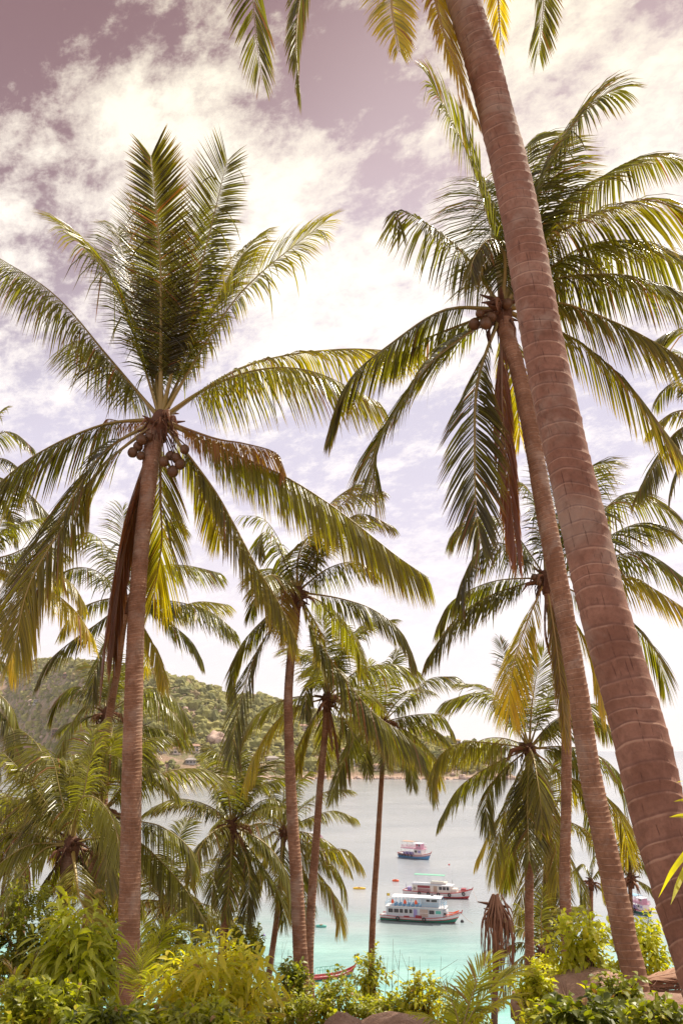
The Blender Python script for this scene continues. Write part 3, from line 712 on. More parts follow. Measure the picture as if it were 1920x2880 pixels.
palm('coconut_palm', 'coconut palm whose big upper right crown and round nuts show behind the thickest trunk', (1411, 872), 13.6,
     [(1418, 905, 50), (1430, 960, 46), (1452, 1030, 43), (1487, 1190, 46), (1530, 1430, 51), (1568, 1629, 54), (1600, 1800, 51), (1626, 1950, 55), (1654, 2150, 60), (1684, 2300, 62), (1716, 2450, 64), (1743, 2570, 66), (1756, 2640, 66), (1780, 2733, 68), (1802, 2880, 76)], [
    ([(1410, 850), (1382, 655), (1325, 461), (1272, 346), (1212, 233)], Y_(dY=.4, droop=.5, ll=.2, gaps=.07, tonebase=.4)),
    ([(1400, 850), (1310, 722), (1215, 640), (1121, 590), (1126, 645)], Y_(dY=-.2, droop=1.2, ll=.22)),
    ([(1405, 840), (1418, 715), (1375, 672), (1330, 730), (1322, 780)], Y_(dY=-1.2, droop=1.2, ll=.2, yellow=.08, tonebase=.3)),
    ([(1371, 826), (1251, 872), (1092, 972), (980, 1071), (922, 1215)], Y_(dY=.2, droop=1.1, ll=.18)),
    ([(1345, 885), (1240, 935), (1150, 975), (1080, 1040)], Y_(dY=1.2, droop=1.2, ll=.22)),
    ([(1330, 895), (1225, 1005), (1132, 1131), (1059, 1250), (1049, 1383)], Y_(dY=-.6, droop=.55, ll=.24, spread=50)),
    ([(1374, 939), (1344, 1065), (1334, 1264), (1338, 1430), (1351, 1529)], Y_(dY=-1.1, droop=.7, ll=.17)),
    ([(1397, 965), (1410, 1100), (1418, 1230), (1430, 1363), (1452, 1549)], Y_(dY=-.1, droop=2.0, dry=.95, ll=.19, spread=32, gaps=.12)),
    ([(1425, 830), (1518, 514), (1602, 367), (1675, 278), (1752, 247)], Y_(dY=.3, droop=.55, ll=.18, yellow=.03, tonebase=.3)),
    ([(1430, 830), (1480, 640), (1530, 500), (1560, 400)], Y_(dY=1.5, droop=.6, ll=.22)),
    ([(1435, 830), (1545, 608), (1675, 508), (1806, 443), (1914, 450)], Y_(dY=1.2, droop=.7, ll=.16)),
    ([(1440, 850), (1550, 671), (1623, 629), (1717, 590), (1832, 566), (1960, 610)], Y_(dY=-1.1, droop=.8, ll=.24, yellow=.15)),
    ([(1450, 850), (1545, 755), (1650, 690), (1780, 680), (1920, 720)], Y_(dY=1.0, droop=1.0, ll=.24)),
    ([(1440, 870), (1550, 790), (1675, 772), (1780, 778), (1920, 822), (2040, 890)], Y_(dY=-.6, droop=1.1, ll=.18)),
    ([(1440, 880), (1530, 853), (1602, 859), (1727, 906), (1832, 958), (1980, 1045)], Y_(dY=-1.0, droop=1.4, ll=.2, yellow=.2)),
    ([(1450, 900), (1576, 935), (1676, 998), (1775, 1091), (1862, 1204), (1912, 1270)], Y_(dY=-.3, droop=1.3, ll=.2, yellow=.2)),
    ([(1437, 965), (1448, 1100), (1462, 1230)], Y_(dY=1.0, droop=1.0, ll=.25, yellow=.4)),
    ([(1430, 840), (1440, 600), (1470, 430), (1512, 375)], Y_(dY=1.8, droop=.6, ll=.2)),
    ([(1420, 830), (1400, 690), (1372, 560), (1350, 500)], Y_(dY=1.8, droop=.6, ll=.24)),
     ], Yb=12, nuts=[(1335, 905, 16), (1362, 918, 16), (1345, 888, 11), (1425, 855, 15), (1380, 895, 13)], heart=.17, ring=.085, seg=28, amp=.035, rr=.045, spathes=6)

palm('coconut_palm', 'coconut palm with a drooping yellow frond, crown partly behind two leaning trunks', (1534, 1625), 22,
     [(1536, 1650, 22), (1556, 1770, 24), (1577, 1890, 25), (1590, 2000, 27), (1591, 2250, 29), (1587, 2450, 30), (1592, 2640, 32), (1600, 2800, 38)], [
    ([(1520, 1600), (1440, 1490), (1376, 1450), (1300, 1470), (1262, 1515)], Y_(dY=1, droop=1.0)),
    ([(1510, 1610), (1420, 1530), (1345, 1550), (1300, 1630), (1294, 1690)], Y_(dY=-.5, droop=1.2, ll=.26)),
    ([(1500, 1620), (1386, 1635), (1271, 1690), (1226, 1765)], Y_(dY=.8, droop=1.2)),
    ([(1490, 1630), (1376, 1675), (1276, 1745), (1198, 1855)], Y_(dY=-.6, droop=1.1, ll=.2)),
    ([(1530, 1660), (1481, 1750), (1448, 1850), (1432, 1950), (1432, 2010)], Y_(dY=-1.2, droop=.9, yellow=.9, ll=.25, tonebase=.8)),
    ([(1546, 1650), (1561, 1800), (1578, 1950), (1592, 2090)], Y_(dY=-1.4, droop=1.0, ll=.12, spread=35, yellow=.4, dry=.25)),
    ([(1535, 1600), (1516, 1450), (1480, 1370), (1440, 1350)], Y_(dY=.5, droop=.6)),
    ([(1545, 1600), (1572, 1450), (1545, 1300)], Y_(dY=1.2, droop=.4)),
    ([(1560, 1600), (1600, 1450), (1640, 1330), (1700, 1300)], Y_(dY=1.6, droop=.5)),
    ([(1590, 1590), (1700, 1430), (1786, 1385), (1895, 1440)], Y_(dY=0, droop=.7)),
    ([(1600, 1600), (1690, 1520), (1800, 1470), (1880, 1490)], Y_(dY=1.0, droop=.7)),
    ([(1600, 1610), (1761, 1555), (1836, 1565), (1935, 1635)], Y_(dY=-.4, droop=1.0)),
    ([(1600, 1625), (1756, 1620), (1836, 1655), (1945, 1725)], Y_(dY=-1.0, droop=1.0, yellow=.5)),
    ([(1600, 1660), (1736, 1725), (1796, 1775), (1846, 1840), (1867, 1925)], Y_(dY=.3, droop=1.0)),
    ([(1590, 1670), (1640, 1790), (1678, 1900), (1700, 2000)], Y_(dY=-.5, droop=1.0, yellow=.6)),
    ([(1525, 1660), (1532, 1760), (1546, 1840)], Y_(dY=0, droop=2.0, dry=.9, ll=.12)),
     ], Yb=21, nuts=[(1512, 1640, 8), (1498, 1625, 8), (1555, 1635, 8)], heart=.17, ring=.1)

palm('coconut_palm', 'coconut palm with a full skirt of hanging fronds right of the dead palm', (1487, 2105), 25,
     [(1487, 2130, 22), (1487, 2300, 24), (1487, 2500, 24), (1488, 2700, 26), (1494, 2900, 30)], [
    ([(1470, 2090), (1416, 2000), (1351, 1948), (1250, 1972)], Y_(dY=0, droop=.7, ll=.27)),
    ([(1486, 2080), (1494, 1990), (1508, 1900), (1530, 1825)], Y_(dY=-1.5, droop=.2, ll=.25, tonebase=.2)),
    ([(1480, 2080), (1452, 1970), (1425, 1870), (1404, 1795)], Y_(dY=1.5, droop=.3, ll=.12)),
    ([(1490, 2080), (1530, 1980), (1570, 1900), (1600, 1850)], Y_(dY=.5, droop=.4)),
    ([(1460, 2110), (1400, 2092), (1300, 2088), (1232, 2130), (1214, 2205)], Y_(dY=-.6, droop=1.1, yellow=.3, tonebase=.8)),
    ([(1470, 2120), (1386, 2150), (1290, 2215), (1232, 2312)], Y_(dY=.2, droop=1.0, ll=.2)),
    ([(1470, 2125), (1400, 2180), (1366, 2250), (1376, 2335)], Y_(dY=-.8, droop=1.0)),
    ([(1480, 2140), (1438, 2230), (1402, 2340), (1386, 2460)], Y_(dY=-.6, droop=.9, yellow=.25)),
    ([(1480, 2140), (1460, 2250), (1435, 2370), (1425, 2480)], Y_(dY=1.0, droop=.9)),
    ([(1480, 2140), (1482, 2260), (1487, 2420)], Y_(dY=-2.2, droop=.4, tonebase=.25, ll=.25, spread=45)),
    ([(1500, 2140), (1530, 2240), (1560, 2370), (1565, 2490)], Y_(dY=-.8, droop=.9, yellow=.3)),
    ([(1490, 2140), (1510, 2260), (1515, 2380)], Y_(dY=-1.6, droop=.6, tonebase=.3)),
    ([(1500, 2100), (1545, 2035), (1600, 2008), (1650, 2020)], Y_(dY=-.3, droop=.9)),
    ([(1500, 2110), (1570, 2110), (1620, 2155), (1652, 2265)], Y_(dY=.3, droop=1.0)),
    ([(1510, 2110), (1600, 2100), (1690, 2130), (1738, 2180), (1755, 2255)], Y_(dY=0, droop=1.0)),
    ([(1510, 2090), (1590, 2020), (1660, 2005), (1715, 2065)], Y_(dY=1.0, droop=.9)),
    ([(1510, 2120), (1590, 2180), (1680, 2220), (1742, 2290), (1765, 2400)], Y_(dY=.6, droop=1.0, yellow=.4)),
     ], auto=dict(n=4, L=3, low=-25), heart=.15, ring=.1)

palm('coconut_palm', 'slim coconut palm hidden behind the hanging skirt of fronds at lower right', (1542, 2300), 30,
     [(1540, 2330, 17), (1534, 2480, 18), (1536, 2600, 19), (1552, 2860, 22)], [
    ([(1542, 2300), (1500, 2400), (1470, 2500), (1452, 2600)], Y_(dY=-.5, yellow=.3)),
    ([(1542, 2300), (1530, 2420), (1520, 2580)], Y_(dY=-1.5, tonebase=.2)),
    ([(1542, 2300), (1560, 2440), (1575, 2600)], Y_(dY=-1.2)),
    ([(1542, 2300), (1590, 2400), (1630, 2480), (1642, 2570)], Y_(dY=.2)),
    ([(1542, 2300), (1620, 2320), (1675, 2370), (1695, 2510)], Y_(dY=0, yellow=.5)),
    ([(1542, 2300), (1480, 2330), (1430, 2400), (1415, 2500)], Y_(dY=.5)),
    ([(1542, 2300), (1480, 2270), (1400, 2300), (1338, 2420)], Y_(dY=.3, yellow=.6)),
    ([(1542, 2300), (1600, 2210), (1650, 2250), (1672, 2390)], Y_(dY=.5)),
    ([(1542, 2300), (1540, 2200), (1560, 2120)], Y_(dY=.8, droop=.3)),
     ], heart=.15, ring=.12)

def dead_palm():
    rng = np.random.default_rng(77); Y = 20
    root = thing('dead_palm', 'dead palm with a closed skirt of brown hanging fronds standing before the turquoise water', 'palm tree', at(1388, 2900, Y))
    trunk(root, [(1394, 2560, 20), (1393, 2700, 17), (1391, 2800, 18), (1388, 2910, 20)], Y, Y, M['bark_dark'], ring=.09, rng=rng)
    c = at(1396, 2518, Y); m = mpp(c)
    crown_heart(root, at(1396, 2560, Y), .14, rng, stubs=6)
    for k in range(24):
        a = k * 2.399; w = rng.uniform(.35, 1.05)
        rx = 60 * math.cos(a) * w; dy = .5 * math.sin(a) * w; L = rng.uniform(150, 268)
        P3 = [c, at(1396 + rx * .40, 2528 + 25, Y + dy * .5), at(1396 + rx * .9, 2532 + L * .35, Y + dy), at(1396 + rx * 1.0, 2532 + L * .7, Y + dy), at(1396 + rx * .9, 2532 + L, Y + dy * .9)]
        frond(root, P3, droop=3.2, dry=.5, yellow=.0, ll=.17, spacing=.10, width=.028, gaps=.3, rng=rng, spread=30, mats=(M['deadleaf'], M['deadleaf']), bare=.2, rr=.026, tonebase=.45)
    for k in range(20):                              # folded bases at the top
        a = rng.uniform(0, 6.28); mb = MB(); q = c + Vector((math.cos(a) * .1, math.sin(a) * .1, 0))
        e = Vector((math.cos(a), math.sin(a), 0)); l = rng.uniform(.3, .75)
        mb.tube([q + Vector((0, 0, .02)), q + e * .08 + Vector((0, 0, -.16)), q + e * .20 + Vector((0, 0, -.5 * l - .1)), q + e * .27 + Vector((0, 0, -1.1 * l - .1))], [.012, .024, .018, .004], 5)
        if k < 14:
            o = mesh_obj('leaf_base', mb.v, mb.f, M['deadleaf'], root, tone=np.tile([[.7, .0, .5]], (len(mb.v), 1)))
dead_palm()

palm('coconut_palm', 'middle coconut palm on a thick trunk with a tan dead frond at its neck', (835, 1665), 20,
     [(836, 1690, 22), (830, 1760, 23), (820, 1830, 23), (811, 1950, 25), (812, 2050, 26), (817, 2200, 30), (825, 2350, 33), (834, 2475, 36), (844, 2680, 40), (856, 2840, 48)], [
    ([(820, 1640), (795, 1540), (742, 1460), (672, 1450)], Y_(dY=0, droop=1.0, gaps=.3, ll=.16)),
    ([(820, 1640), (800, 1580), (770, 1510), (735, 1500), (725, 1560)], Y_(dY=-.8, droop=1.0)),
    ([(835, 1640), (870, 1540), (925, 1420), (1028, 1345)], Y_(dY=.6, droop=.6, gaps=.12, ll=.16, dry=.3)),
    ([(840, 1640), (900, 1510), (975, 1405), (1070, 1380)], Y_(dY=0, droop=.8, gaps=.1, ll=.16, dry=.2)),
    ([(845, 1645), (930, 1510), (1010, 1445), (1105, 1480)], Y_(dY=.3, droop=.8, ll=.16, dry=.2)),
    ([(850, 1660), (920, 1600), (1000, 1580), (1060, 1610)], Y_(dY=-.6, droop=1.2, ll=.26, tonebase=.2)),
    ([(830, 1640), (840, 1560), (880, 1500), (930, 1480)], Y_(dY=-1.5, droop=1.0, ll=.26)),
    ([(850, 1690), (950, 1682), (1050, 1715), (1130, 1780), (1166, 1862)], Y_(dY=-.5, droop=1.2, ll=.2)),
    ([(835, 1680), (795, 1650), (796, 1730), (812, 1800)], Y_(dY=-1.3, droop=.8, yellow=.5, dry=.35, ll=.26)),
    ([(815, 1690), (750, 1735), (690, 1800), (658, 1880), (658, 1955)], Y_(dY=.2, droop=1.0)),
    ([(815, 1700), (735, 1810), (690, 1925), (660, 2050), (655, 2140)], Y_(dY=-.8, droop=.7, ll=.19, tonebase=.2)),
    ([(845, 1700), (895, 1800), (970, 1910), (1050, 2005), (1140, 2070), (1190, 2130)], Y_(dY=-.9, droop=1.1, ll=.18)),
    ([(845, 1690), (880, 1740), (900, 1790), (890, 1850)], Y_(dY=.8, droop=1.3, yellow=.4)),
    ([(830, 1660), (770, 1640), (720, 1680), (700, 1740)], Y_(dY=.8, droop=1.3)),
     ], nuts=[(845, 1700, 8), (828, 1704, 8)], auto=dict(n=4, L=3.2, low=-25), heart=.15, ring=.085)

palm('coconut_palm', 'coconut palm beside the thick middle trunk, brown spathes hanging under its crown', (920, 1962), 24,
     [(917, 1990, 19), (914, 2060, 18), (901, 2200, 19), (890, 2350, 21), (880, 2475, 23), (872, 2600, 25), (868, 2720, 27), (870, 2820, 32)], [
    ([(910, 1950), (890, 1890), (865, 1925), (858, 2015)], Y_(dY=-.8, droop=1.2)),
    ([(915, 1940), (880, 1850), (838, 1845)], Y_(dY=.8, droop=.9)),
    ([(920, 1940), (916, 1830), (906, 1735)], Y_(dY=.3, droop=.4)),
    ([(925, 1940), (945, 1840), (960, 1760)], Y_(dY=1.2, droop=.5)),
    ([(930, 1940), (975, 1810), (1032, 1740)], Y_(dY=.3, droop=.6, ll=.3)),
    ([(935, 1945), (1000, 1890), (1090, 1868), (1172, 1885)], Y_(dY=.4, droop=1.0, ll=.28)),
    ([(945, 1965), (1040, 2010), (1125, 2062), (1190, 2110)], Y_(dY=1.4, droop=1.2, ll=.28)),
    ([(940, 1980), (990, 2060), (970, 2130), (930, 2230)], Y_(dY=-1, droop=1.0)),
    ([(905, 1980), (868, 2040), (842, 2110), (838, 2170)], Y_(dY=.4, droop=1.0, yellow=.3)),
    ([(900, 1970), (810, 2000), (740, 2080), (690, 2195)], Y_(dY=-.6, droop=1.0, yellow=.6, tonebase=.9, ll=.25)),
    ([(925, 1990), (942, 2060), (955, 2165)], Y_(dY=-.2, droop=2.2, dry=.95, ll=.1)),
    ([(915, 1990), (928, 2040), (935, 2110)], Y_(dY=-.5, droop=2.2, dry=.95, ll=.1)),
     ], auto=dict(n=7, L=3, low=-25), heart=.15, ring=.09)

palm('coconut_palm', 'slender coconut palm alone over open water, left of the three boats', (1078, 2030), 30,
     [(1078, 2050, 13), (1077, 2115, 13), (1069, 2250, 14), (1060, 2400, 16), (1050, 2550, 17), (1044, 2700, 18), (1043, 2830, 22)], [
    ([(1075, 2010), (1050, 1930), (1034, 1860)], Y_(dY=-.8, droop=.5, ll=.27)),
    ([(1080, 2005), (1090, 1910), (1115, 1830)], Y_(dY=.8, droop=.5)),
    ([(1090, 2010), (1160, 1950), (1210, 1908), (1278, 1902)], Y_(dY=-.4, droop=.7, ll=.25)),
    ([(1095, 2015), (1170, 2010), (1240, 2012), (1274, 2058)], Y_(dY=0, droop=1.0, ll=.25)),
    ([(1090, 2030), (1150, 2105), (1200, 2160), (1222, 2245)], Y_(dY=-.5, droop=.9)),
    ([(1090, 2025), (1150, 2060), (1210, 2120), (1240, 2200)], Y_(dY=.8, droop=.9, yellow=.3)),
    ([(1085, 2040), (1120, 2090), (1150, 2150), (1160, 2210)], Y_(dY=-1, droop=.9)),
    ([(1065, 2030), (1010, 2070), (965, 2150), (926, 2245)], Y_(dY=0, droop=.9, ll=.2)),
    ([(1068, 2040), (1030, 2090), (1035, 2180)], Y_(dY=-.8, droop=.9)),
    ([(1060, 2020), (1000, 2020), (960, 2050), (940, 2110)], Y_(dY=.6, droop=1.0)),
    ([(1078, 2040), (1077, 2090), (1085, 2160)], Y_(dY=-1.8, droop=.7, tonebase=.2)),
    ([(1075, 2020), (1040, 1960), (990, 1950), (960, 1990)], Y_(dY=.5, droop=.9)),
     ], auto=dict(n=6, L=2.7, low=-25), heart=.15, ring=.12)

palm('coconut_palm', 'low coconut palm with a reddish star of old leaf bases left of the middle trunks', (652, 2322), 26,
     [(652, 2350, 20), (644, 2460, 21), (636, 2560, 22), (626, 2680, 25)], [
    ([(640, 2290), (602, 2210), (568, 2130)], Y_(dY=0, droop=.7, ll=.25)),
    ([(647, 2280), (630, 2150), (590, 2098)], Y_(dY=-.8, droop=.7, ll=.25)),
    ([(655, 2280), (665, 2180), (672, 2108)], Y_(dY=.6, droop=.5)),
    ([(658, 2280), (700, 2190), (705, 2130)], Y_(dY=1.0, droop=.5)),
    ([(665, 2290), (720, 2220), (800, 2185)], Y_(dY=0, droop=.7)),
    ([(670, 2300), (740, 2250), (805, 2262)], Y_(dY=-.7, droop=.9)),
    ([(630, 2310), (590, 2268), (500, 2246), (425, 2272)], Y_(dY=.2, droop=1.0, ll=.2)),
    ([(630, 2335), (590, 2350), (548, 2400), (535, 2475)], Y_(dY=.5, droop=1.0)),
    ([(640, 2340), (610, 2430), (592, 2540)], Y_(dY=-.8, droop=.8, ll=.25)),
    ([(650, 2340), (648, 2440), (635, 2570)], Y_(dY=-1.6, droop=.5, spread=45, ll=.24)),
    ([(670, 2330), (745, 2372), (808, 2460), (822, 2545)], Y_(dY=-.3, droop=1.0)),
    ([(670, 2340), (735, 2430), (790, 2520), (797, 2592)], Y_(dY=.6, droop=1.0)),
    ([(665, 2345), (700, 2450), (690, 2590)], Y_(dY=-.9, droop=1.0)),
    ([(660, 2345), (700, 2400), (718, 2500)], Y_(dY=.2, droop=2.0, dry=.8, ll=.1)),
     ], auto=dict(n=6, L=3, low=-25), heart=.15, ring=.1)

palm('coconut_palm', 'dark trunked coconut palm low behind the two middle trunks', (798, 2335), 33,
     [(796, 2360, 13), (790, 2470, 15), (776, 2600, 16), (762, 2700, 17), (750, 2790, 19)], [
    ([(795, 2300), (825, 2220), (870, 2170)], Y_(dY=.6, droop=.6)),
    ([(800, 2300), (800, 2200), (830, 2130)], Y_(dY=.8, droop=.5)),
    ([(790, 2310), (755, 2200), (700, 2188)], Y_(dY=0, droop=.8)),
    ([(790, 2310), (740, 2270), (690, 2310)], Y_(dY=0, droop=.9)),
    ([(800, 2310), (870, 2300), (940, 2280), (1002, 2302)], Y_(dY=0, droop=.8, dry=.1, ll=.2)),
    ([(800, 2350), (900, 2385), (975, 2390), (1018, 2435)], Y_(dY=-.4, droop=1.0, yellow=.3)),
    ([(800, 2360), (890, 2405), (950, 2450), (970, 2525)], Y_(dY=.4, droop=1.0)),
    ([(800, 2370), (890, 2450), (945, 2530), (958, 2605)], Y_(dY=-.8, droop=.9, yellow=.3)),
    ([(800, 2360), (850, 2470), (862, 2610)], Y_(dY=-1, droop=.9)),
    ([(785, 2340), (742, 2420), (722, 2510)], Y_(dY=.4, droop=1.0)),
    ([(795, 2350), (790, 2450), (800, 2580)], Y_(dY=-1.8, droop=.7, tonebase=.2)),
     ], mt='bark_dark', auto=dict(n=6, L=3.2, low=-25), heart=.15, ring=.12)

palm('coconut_palm', 'broad low coconut palm in the lower left with glossy silver-green fronds sweeping down', (203, 2375), 18,
     [(200, 2400, 40), (186, 2480, 34), (170, 2580, 32), (156, 2680, 34), (146, 2840, 44)], [
    ([(175, 2355), (125, 2388), (55, 2470), (0, 2570)], Y_(dY=-1.3, droop=1.0, ll=.25, tonebase=.9)),
    ([(165, 2350), (90, 2375), (0, 2430), (-60, 2500)], Y_(dY=-.6, droop=1.2, tonebase=.8)),
    ([(160, 2345), (65, 2342), (0, 2350), (-60, 2390)], Y_(dY=.4, droop=1.3)),
    ([(200, 2340), (222, 2255), (272, 2245), (320, 2310), (338, 2410)], Y_(dY=-1.2, droop=1.1, tonebase=.9, ll=.25)),
    ([(190, 2330), (168, 2220), (145, 2130), (88, 2105)], Y_(dY=.2, droop=.8, ll=.25)),
    ([(180, 2330), (118, 2240), (62, 2170), (12, 2118)], Y_(dY=0, droop=.8, ll=.25)),
    ([(190, 2330), (150, 2200), (110, 2100), (60, 2050)], Y_(dY=1.2, droop=.7)),
    ([(175, 2340), (90, 2270), (20, 2240), (-40, 2270)], Y_(dY=1.0, droop=1.0)),
    ([(205, 2400), (216, 2470), (226, 2530), (262, 2600)], Y_(dY=-2.0, droop=.6, yellow=.35, tonebase=.8, ll=.25)),
    ([(215, 2360), (280, 2355), (340, 2380), (370, 2460)], Y_(dY=.5, droop=1.2)),
    ([(210, 2330), (235, 2240), (252, 2150), (275, 2085)], Y_(dY=.3, droop=.5, tonebase=.9)),
    ([(190, 2390), (150, 2450), (120, 2540)], Y_(dY=.5, droop=1.2, tonebase=.2)),
    ([(210, 2390), (250, 2450), (280, 2530)], Y_(dY=.5, droop=1.2, tonebase=.2)),
    ([(200, 2340), (195, 2230), (205, 2130)], Y_(dY=1.0, droop=.5)),
     ], mt='bark_dark', heart=.15, ring=.09, spacing=.06)

palm('coconut_palm', 'dark leaved coconut palm behind the tall left trunk with fronds bowing right towards the water', (288, 2285), 20.5,
     [(284, 2310, 26), (268, 2400, 27), (254, 2500, 28), (240, 2700, 30)], [
    ([(300, 2275), (395, 2310), (455, 2325), (525, 2375), (555, 2435)], Y_(dY=-.6, droop=1.2)),
    ([(300, 2285), (330, 2330), (420, 2390), (525, 2505), (592, 2625)], Y_(dY=-.9, droop=1.1, ll=.2)),
    ([(300, 2290), (380, 2380), (440, 2450), (460, 2540)], Y_(dY=.3, droop=1.1, dry=.15)),
    ([(300, 2270), (380, 2178), (440, 2165), (502, 2235)], Y_(dY=0, droop=1.0)),
    ([(295, 2265), (350, 2200), (400, 2090), (470, 2070)], Y_(dY=1.0, droop=.8)),
    ([(270, 2250), (250, 2150), (320, 2125), (380, 2180)], Y_(dY=-1.0, droop=1.1, tonebase=.2)),
    ([(285, 2250), (260, 2170), (258, 2080), (290, 2030)], Y_(dY=.5, droop=.5, tonebase=.9)),
    ([(285, 2250), (290, 2150), (330, 2070)], Y_(dY=-.8, droop=.5)),
    ([(275, 2260), (210, 2200), (160, 2200), (120, 2260)], Y_(dY=.5, droop=1.1)),
    ([(275, 2270), (230, 2290), (180, 2360)], Y_(dY=1.2, droop=1.1)),
    ([(288, 2290), (310, 2380), (320, 2500)], Y_(dY=-1.0, droop=1.0)),
    ([(288, 2290), (350, 2420), (400, 2560)], Y_(dY=.8, droop=1.0)),
     ], auto=dict(n=6, L=3.6, low=-25), heart=.15, ring=.09)

palm('coconut_palm', 'coconut palm behind the tall left trunk with pale fronds against the forested hill', (300, 2005), 26,
     [(300, 2030, 17), (292, 2180, 18), (280, 2400, 20), (268, 2700, 24)], [
    ([(290, 1990), (225, 1932), (165, 1962), (143, 2020)], Y_(dY=0, droop=1.0)),
    ([(285, 2000), (240, 1988), (190, 2060), (158, 2140)], Y_(dY=-.8, droop=1.0, tonebase=.8)),
    ([(285, 2005), (235, 2020), (180, 2040), (160, 2060)], Y_(dY=.8, droop=.9)),
    ([(310, 1985), (410, 1938), (480, 1955), (540, 2035)], Y_(dY=0, droop=1.1)),
    ([(310, 1995), (410, 1960), (480, 2000), (525, 2060)], Y_(dY=-.7, droop=1.0, tonebase=.9)),
    ([(310, 2005), (405, 2040), (470, 2055), (535, 2085)], Y_(dY=.3, droop=1.0)),
    ([(310, 2010), (385, 2060), (425, 2120), (435, 2190)], Y_(dY=-.5, droop=1.0)),
    ([(300, 1990), (320, 1900), (370, 1850)], Y_(dY=.6, droop=.6)),
    ([(300, 1990), (280, 1900), (240, 1860)], Y_(dY=1, droop=.6)),
    ([(300, 1990), (310, 1890), (300, 1800)], Y_(dY=.6, droop=.3)),
    ([(295, 2020), (270, 2090), (250, 2180)], Y_(dY=-1, droop=1.0)),
    ([(305, 2020), (340, 2100), (360, 2200)], Y_(dY=-.6, droop=1.0)),
     ], heart=.15, ring=.1)

palm('coconut_palm', 'coconut palm whose crown shows on both sides of the tall left trunk above the hill', (356, 1690), 24,
     [(354, 1720, 17), (342, 1800, 18), (330, 1890, 19), (312, 1990, 21), (300, 2080, 22), (290, 2300, 25)], [
    ([(350, 1680), (300, 1685), (222, 1715), (168, 1785)], Y_(dY=.3, droop=1.0, yellow=.3)),
    ([(340, 1700), (280, 1750), (200, 1805), (135, 1862), (105, 1918)], Y_(dY=-.6, droop=1.0, ll=.2)),
    ([(370, 1700), (425, 1700), (490, 1760), (540, 1805), (570, 1858)], Y_(dY=0, droop=1.0)),
    ([(370, 1680), (440, 1600), (520, 1590), (622, 1612)], Y_(dY=0, droop=.9)),
    ([(380, 1700), (470, 1712), (560, 1692), (640, 1700)], Y_(dY=.6, droop=.8, yellow=.3)),
    ([(375, 1700), (480, 1690), (590, 1720), (665, 1778)], Y_(dY=-.8, droop=1.0)),
    ([(365, 1670), (420, 1560), (475, 1470), (520, 1482)], Y_(dY=.6, droop=.8)),
    ([(360, 1670), (352, 1560), (345, 1430)], Y_(dY=.6, droop=.4)),
    ([(350, 1670), (320, 1570), (260, 1500), (200, 1510)], Y_(dY=.8, droop=.8)),
    ([(345, 1690), (280, 1610), (200, 1600), (150, 1660)], Y_(dY=1.0, droop=.8)),
    ([(350, 1710), (300, 1800), (268, 1890), (260, 1960)], Y_(dY=-.6, droop=1.0)),
    ([(380, 1720), (420, 1790), (450, 1860), (465, 1930)], Y_(dY=-.4, droop=1.0, yellow=.6)),
    ([(380, 1720), (400, 1800), (410, 1890)], Y_(dY=.6, droop=1.0, yellow=.5)),
     ], heart=.15, ring=.1)

palm('coconut_palm', 'palm crown cut by the left edge, just under the tall left palm', (-70, 1320), 22, [(-70, 1340, 20), (-60, 1800, 24), (-60, 2700, 30)], [
    ([(-50, 1290), (-10, 1228), (40, 1218), (96, 1262)], Y_(dY=0, droop=.7)),
    ([(-50, 1300), (10, 1290), (85, 1345)], Y_(dY=-.5, droop=.8)),
    ([(-40, 1320), (60, 1370), (140, 1450), (190, 1500)], Y_(dY=.5, droop=1.0)),
    ([(-50, 1290), (-30, 1200), (10, 1150)], Y_(dY=.5, droop=.5)),
    ([(-40, 1330), (20, 1420), (50, 1520)], Y_(dY=0, droop=1.0)),
     ], ring=.1)
palm('coconut_palm', 'palm at the left edge with yellowish fronds just above the hill', (-50, 1580), 21, [(-50, 1600, 22), (-40, 2000, 24), (-50, 2760, 30)], [
    ([(-40, 1540), (0, 1500), (60, 1470), (124, 1455)], Y_(dY=0, droop=.9)),
    ([(-40, 1570), (30, 1560), (110, 1530), (195, 1560)], Y_(dY=.5, droop=1.0)),
    ([(-30, 1590), (90, 1592), (190, 1630), (238, 1695)], Y_(dY=-.3, droop=.9, yellow=.3)),
    ([(-30, 1600), (120, 1650), (205, 1710), (262, 1790)], Y_(dY=-.6, droop=.9, yellow=.5)),
    ([(-40, 1610), (0, 1700), (30, 1800), (40, 1900)], Y_(dY=0, droop=1.0, yellow=.5)),
    ([(-40, 1600), (60, 1640), (100, 1740)], Y_(dY=.5, droop=1.0, yellow=.5)),
    ([(-40, 1560), (0, 1480), (30, 1400)], Y_(dY=1.0, droop=.7)),
     ], ring=.1)
palm('coconut_palm', 'low palm at the left edge before the hill houses', (-70, 1940), 24, [(-70, 1960, 20), (-60, 2300, 24), (-60, 2760, 28)], [
    ([(-50, 1930), (0, 1955), (40, 2010), (45, 2095)], Y_(dY=0, droop=1.0)),
    ([(-60, 1950), (0, 2000), (40, 2065), (40, 2160)], Y_(dY=-.5, droop=1.0)),
    ([(-60, 1900), (-20, 1860), (20, 1870), (40, 1900)], Y_(dY=.5, droop=1.0)),
    ([(-60, 1960), (-20, 2080), (0, 2180)], Y_(dY=0, droop=1.0)),
     ], ring=.1)
